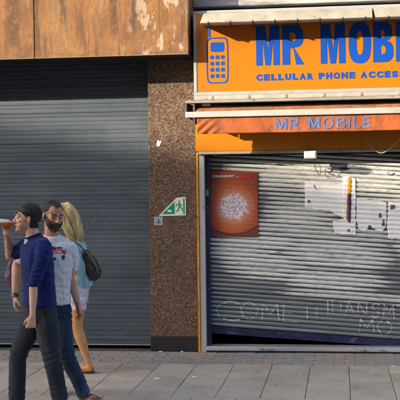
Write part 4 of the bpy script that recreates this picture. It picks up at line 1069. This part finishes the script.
hr = omesh('hair', warp(me, lambda co, n: .010 * NZ.noise(V((co.x * 26, co.y * 26, co.z * 5))) + .005 * NZ.noise(V((co.x * 60, co.y * 60, co.z * 9)))), HAIRB, pC, True)
b = bmesh.new(); rn = random.Random(4)
SPS = [(sp, rd, 620)]
for e in (-1, 1): SPS.append(([HM3 @ V((e * .05, .01, .095)), HM3 @ V((e * .082, -.01, .03)), HM3 @ V((e * .086, -.03, -.06)), HM3 @ V((e * .078, -.06, -.17)), HM3 @ V((e * .06, -.085, -.28))], [(.032, .032), (.035, .035), (.037, .037), (.036, .036), (.014, .014)], 220))
for i in range(1060):
    sp, rd, _n = SPS[0] if i < 620 else SPS[1 + i % 2]
    ph = rn.uniform(0, 6.283); a = rn.uniform(0, .35); e = rn.uniform(.75, 1.06); wph = rn.uniform(0, 6.28); am = rn.uniform(.003, .010); pts = []
    for k in range(10):
        t = min(1, a + (e - a) * k / 9); p = cr(sp, t); r = cr([V((*q, 0)) for q in rd], t) * (1.04 + .03 * rn.random())
        u = HB_ @ V((1, 0, 0)); v = HB_ @ V((0, 1, 0)); ph2 = ph + .25 * math.sin(t * 7 + wph)
        pts.append(p + u * r.x * math.cos(ph2) + v * r.y * math.sin(ph2) + V((am * math.sin(t * 16 + wph), am * math.cos(t * 13 + wph), -.03 * max(0, e - 1) * k)))
    limb(b, pts, [.0019] * 9 + [.0006], u, 4, 1)
obj('hair_strands', b, HAIRB, hr, True)
CAR = cloth('pale_blue_cardigan_mat', (.36, .60, .66)); SHO = None
b = bmesh.new()
limb(b, [U(75, 240), U(77, 246), U(79.5, 262), U(81.5, 275), U(82.5, 285)], [(.11, .075), (.155, .095), (.145, .112), (.135, .108), (.135, .112)], sC, 20, 6, .25)
for e, el in ((-1, U(76, 269, -.2)), (1, U(74, 268, .2))):
    sh = U(75.5, 243) - sC * e * .15
    limb(b, [sh + sC * e * .03, sh.lerp(el, .5), el], [.058, .052, .047], (1, 0, 0), 14, 6, .3)
me = fuse(b, .0065, 3)
omesh('cardigan', warp(me, folds(.005, (9, 9, 2), [(U(86, 270, -.1), (1, 0, .15), .007, .18, .07), (U(82, 280, -.1), (1, 0, 0), .006, .1, .05)], 6)), CAR, pC, True)
g = G('shorts_mat'); col = g.ramp(g.noise(6), [(.3, (.64, .58, .64)), (.7, (.72, .68, .71))])
col = g.mix(g.ma('MULTIPLY', g.ss(g.noise(17, (1, 1, .7), 3), .56, .64), .7), col, (.38, .22, .46)); g.bump(g.noise(30), .2, .005); SHO = g.fin(col, .85, 0, .25)
b = bmesh.new()
limb(b, [U(79, 279), U(77.5, 290), U(76.5, 300)], [(.135, .105), (.15, .118), (.14, .115)], sC, 18, 5, .3)
for h, k_ in ((TH, TK), (GH, GK)): limb(b, [h + V((0, 0, .03)), h.lerp(k_, .12), h.lerp(k_, .28)], [.098, .097, .097], (1, 0, 0), 16, 5, .2)
me = fuse(b, .0065, 3); omesh('shorts', warp(me, folds(.007, (10, 10, 4), [(U(82, 298, -.1), (1, 0, .2), .006, .12, .05)], 7)), SHO, pC, True)
ORS = plain('tan_shoe_mat', (.55, .21, .035), .5, var=.1)
shoe('shoe', footM(TA + V((.055, -.04, -.085)), (-.78, .6, 0), R(-9)), ORS, SOLED, pC, .235, .04, .05)
shoe('shoe', footM(V((GA.x + .05, GA.y, .0)), (-.8, .6, 0), R(4)), ORS, SOLED, pC, .235, .04, .05)
# her bag
hb = thing('shoulder_bag', 'slouchy black shoulder bag hanging behind the person with blond hair', 'bag')
hb.matrix_world = Matrix.Translation(pC.location) @ Matrix.Rotation(R(14), 4, 'Z')
b = bmesh.new(); limb(b, [U(86.5, 250, -.10), U(90, 259, -.09), U(94.5, 269, -.08), U(97, 277, -.075)], [(.022, .03), (.058, .045), (.072, .052), (.05, .04)], (1, 0, .4), 18, 6, .5)
me = fuse(b, .006, 3)
LEA = plain('black_leather_mat', (.018, .018, .016), .4, var=.25, bump=.3, bscale=45)
bb = omesh('bag_body', warp(me, folds(.010, (14, 14, 9), [(U(92, 262, -.1), (1, 0, .5), .006, .12, .05)], 8)), LEA, hb, True)
b = bmesh.new(); limb(b, [U(76.5, 240, -.13), U(82, 244, -.16), U(86, 249, -.14), U(88, 253, -.13)], [(.014, .005)] * 4, (0, 1, .3), 8, 5); obj('strap', b, LEA, hb, True)
b = bmesh.new(); limb(b, [U(86, 248, -.135), U(92, 255, -.15), U(97.5, 265, -.14), U(100, 273, -.12)], [(.008, .004), (.010, .005), (.010, .005), (.007, .004)], (1, 0, .3), 8, 5); obj('zip_flap', b, plain('olive_trim_mat', (.12, .11, .06), .5), bb, True)
# purple bag seen past the forearm at the far left
pb = thing('hand_bag', 'dark purple bag glimpsed behind the forearm wearing a wristwatch', 'bag')
pb.matrix_world = Matrix.Translation(pB.location) @ Matrix.Rotation(R(15), 4, 'Z')
b = bmesh.new(); limb(b, [Q(12, 262, .36), Q(11.5, 271, .36), Q(12, 279, .36), Q(14, 285, .36)], [(.025, .03), (.05, .045), (.055, .05), (.035, .04)], (1, 0, 0), 16, 5, .5)
me = fuse(b, .007, 3); omesh('bag_body', warp(me, folds(.008, (14, 14, 9), (), 9)), plain('purple_bag_mat', (.085, .025, .075), .5, var=.35, scale=16, dirt=((.3, .25, .33), 22, (1, 1, 1), .58, .66)), pb, True)
b = bmesh.new(); limb(b, [Q(12, 262, .36), Q(20, 252, .32), Q(30, 243, .24), Q(37, 240, .12)], [(.010, .004)] * 4, (0, 1, 0), 8, 5); obj('strap', b, plain('purple_strap_mat', (.06, .025, .06), .6), pb, True)
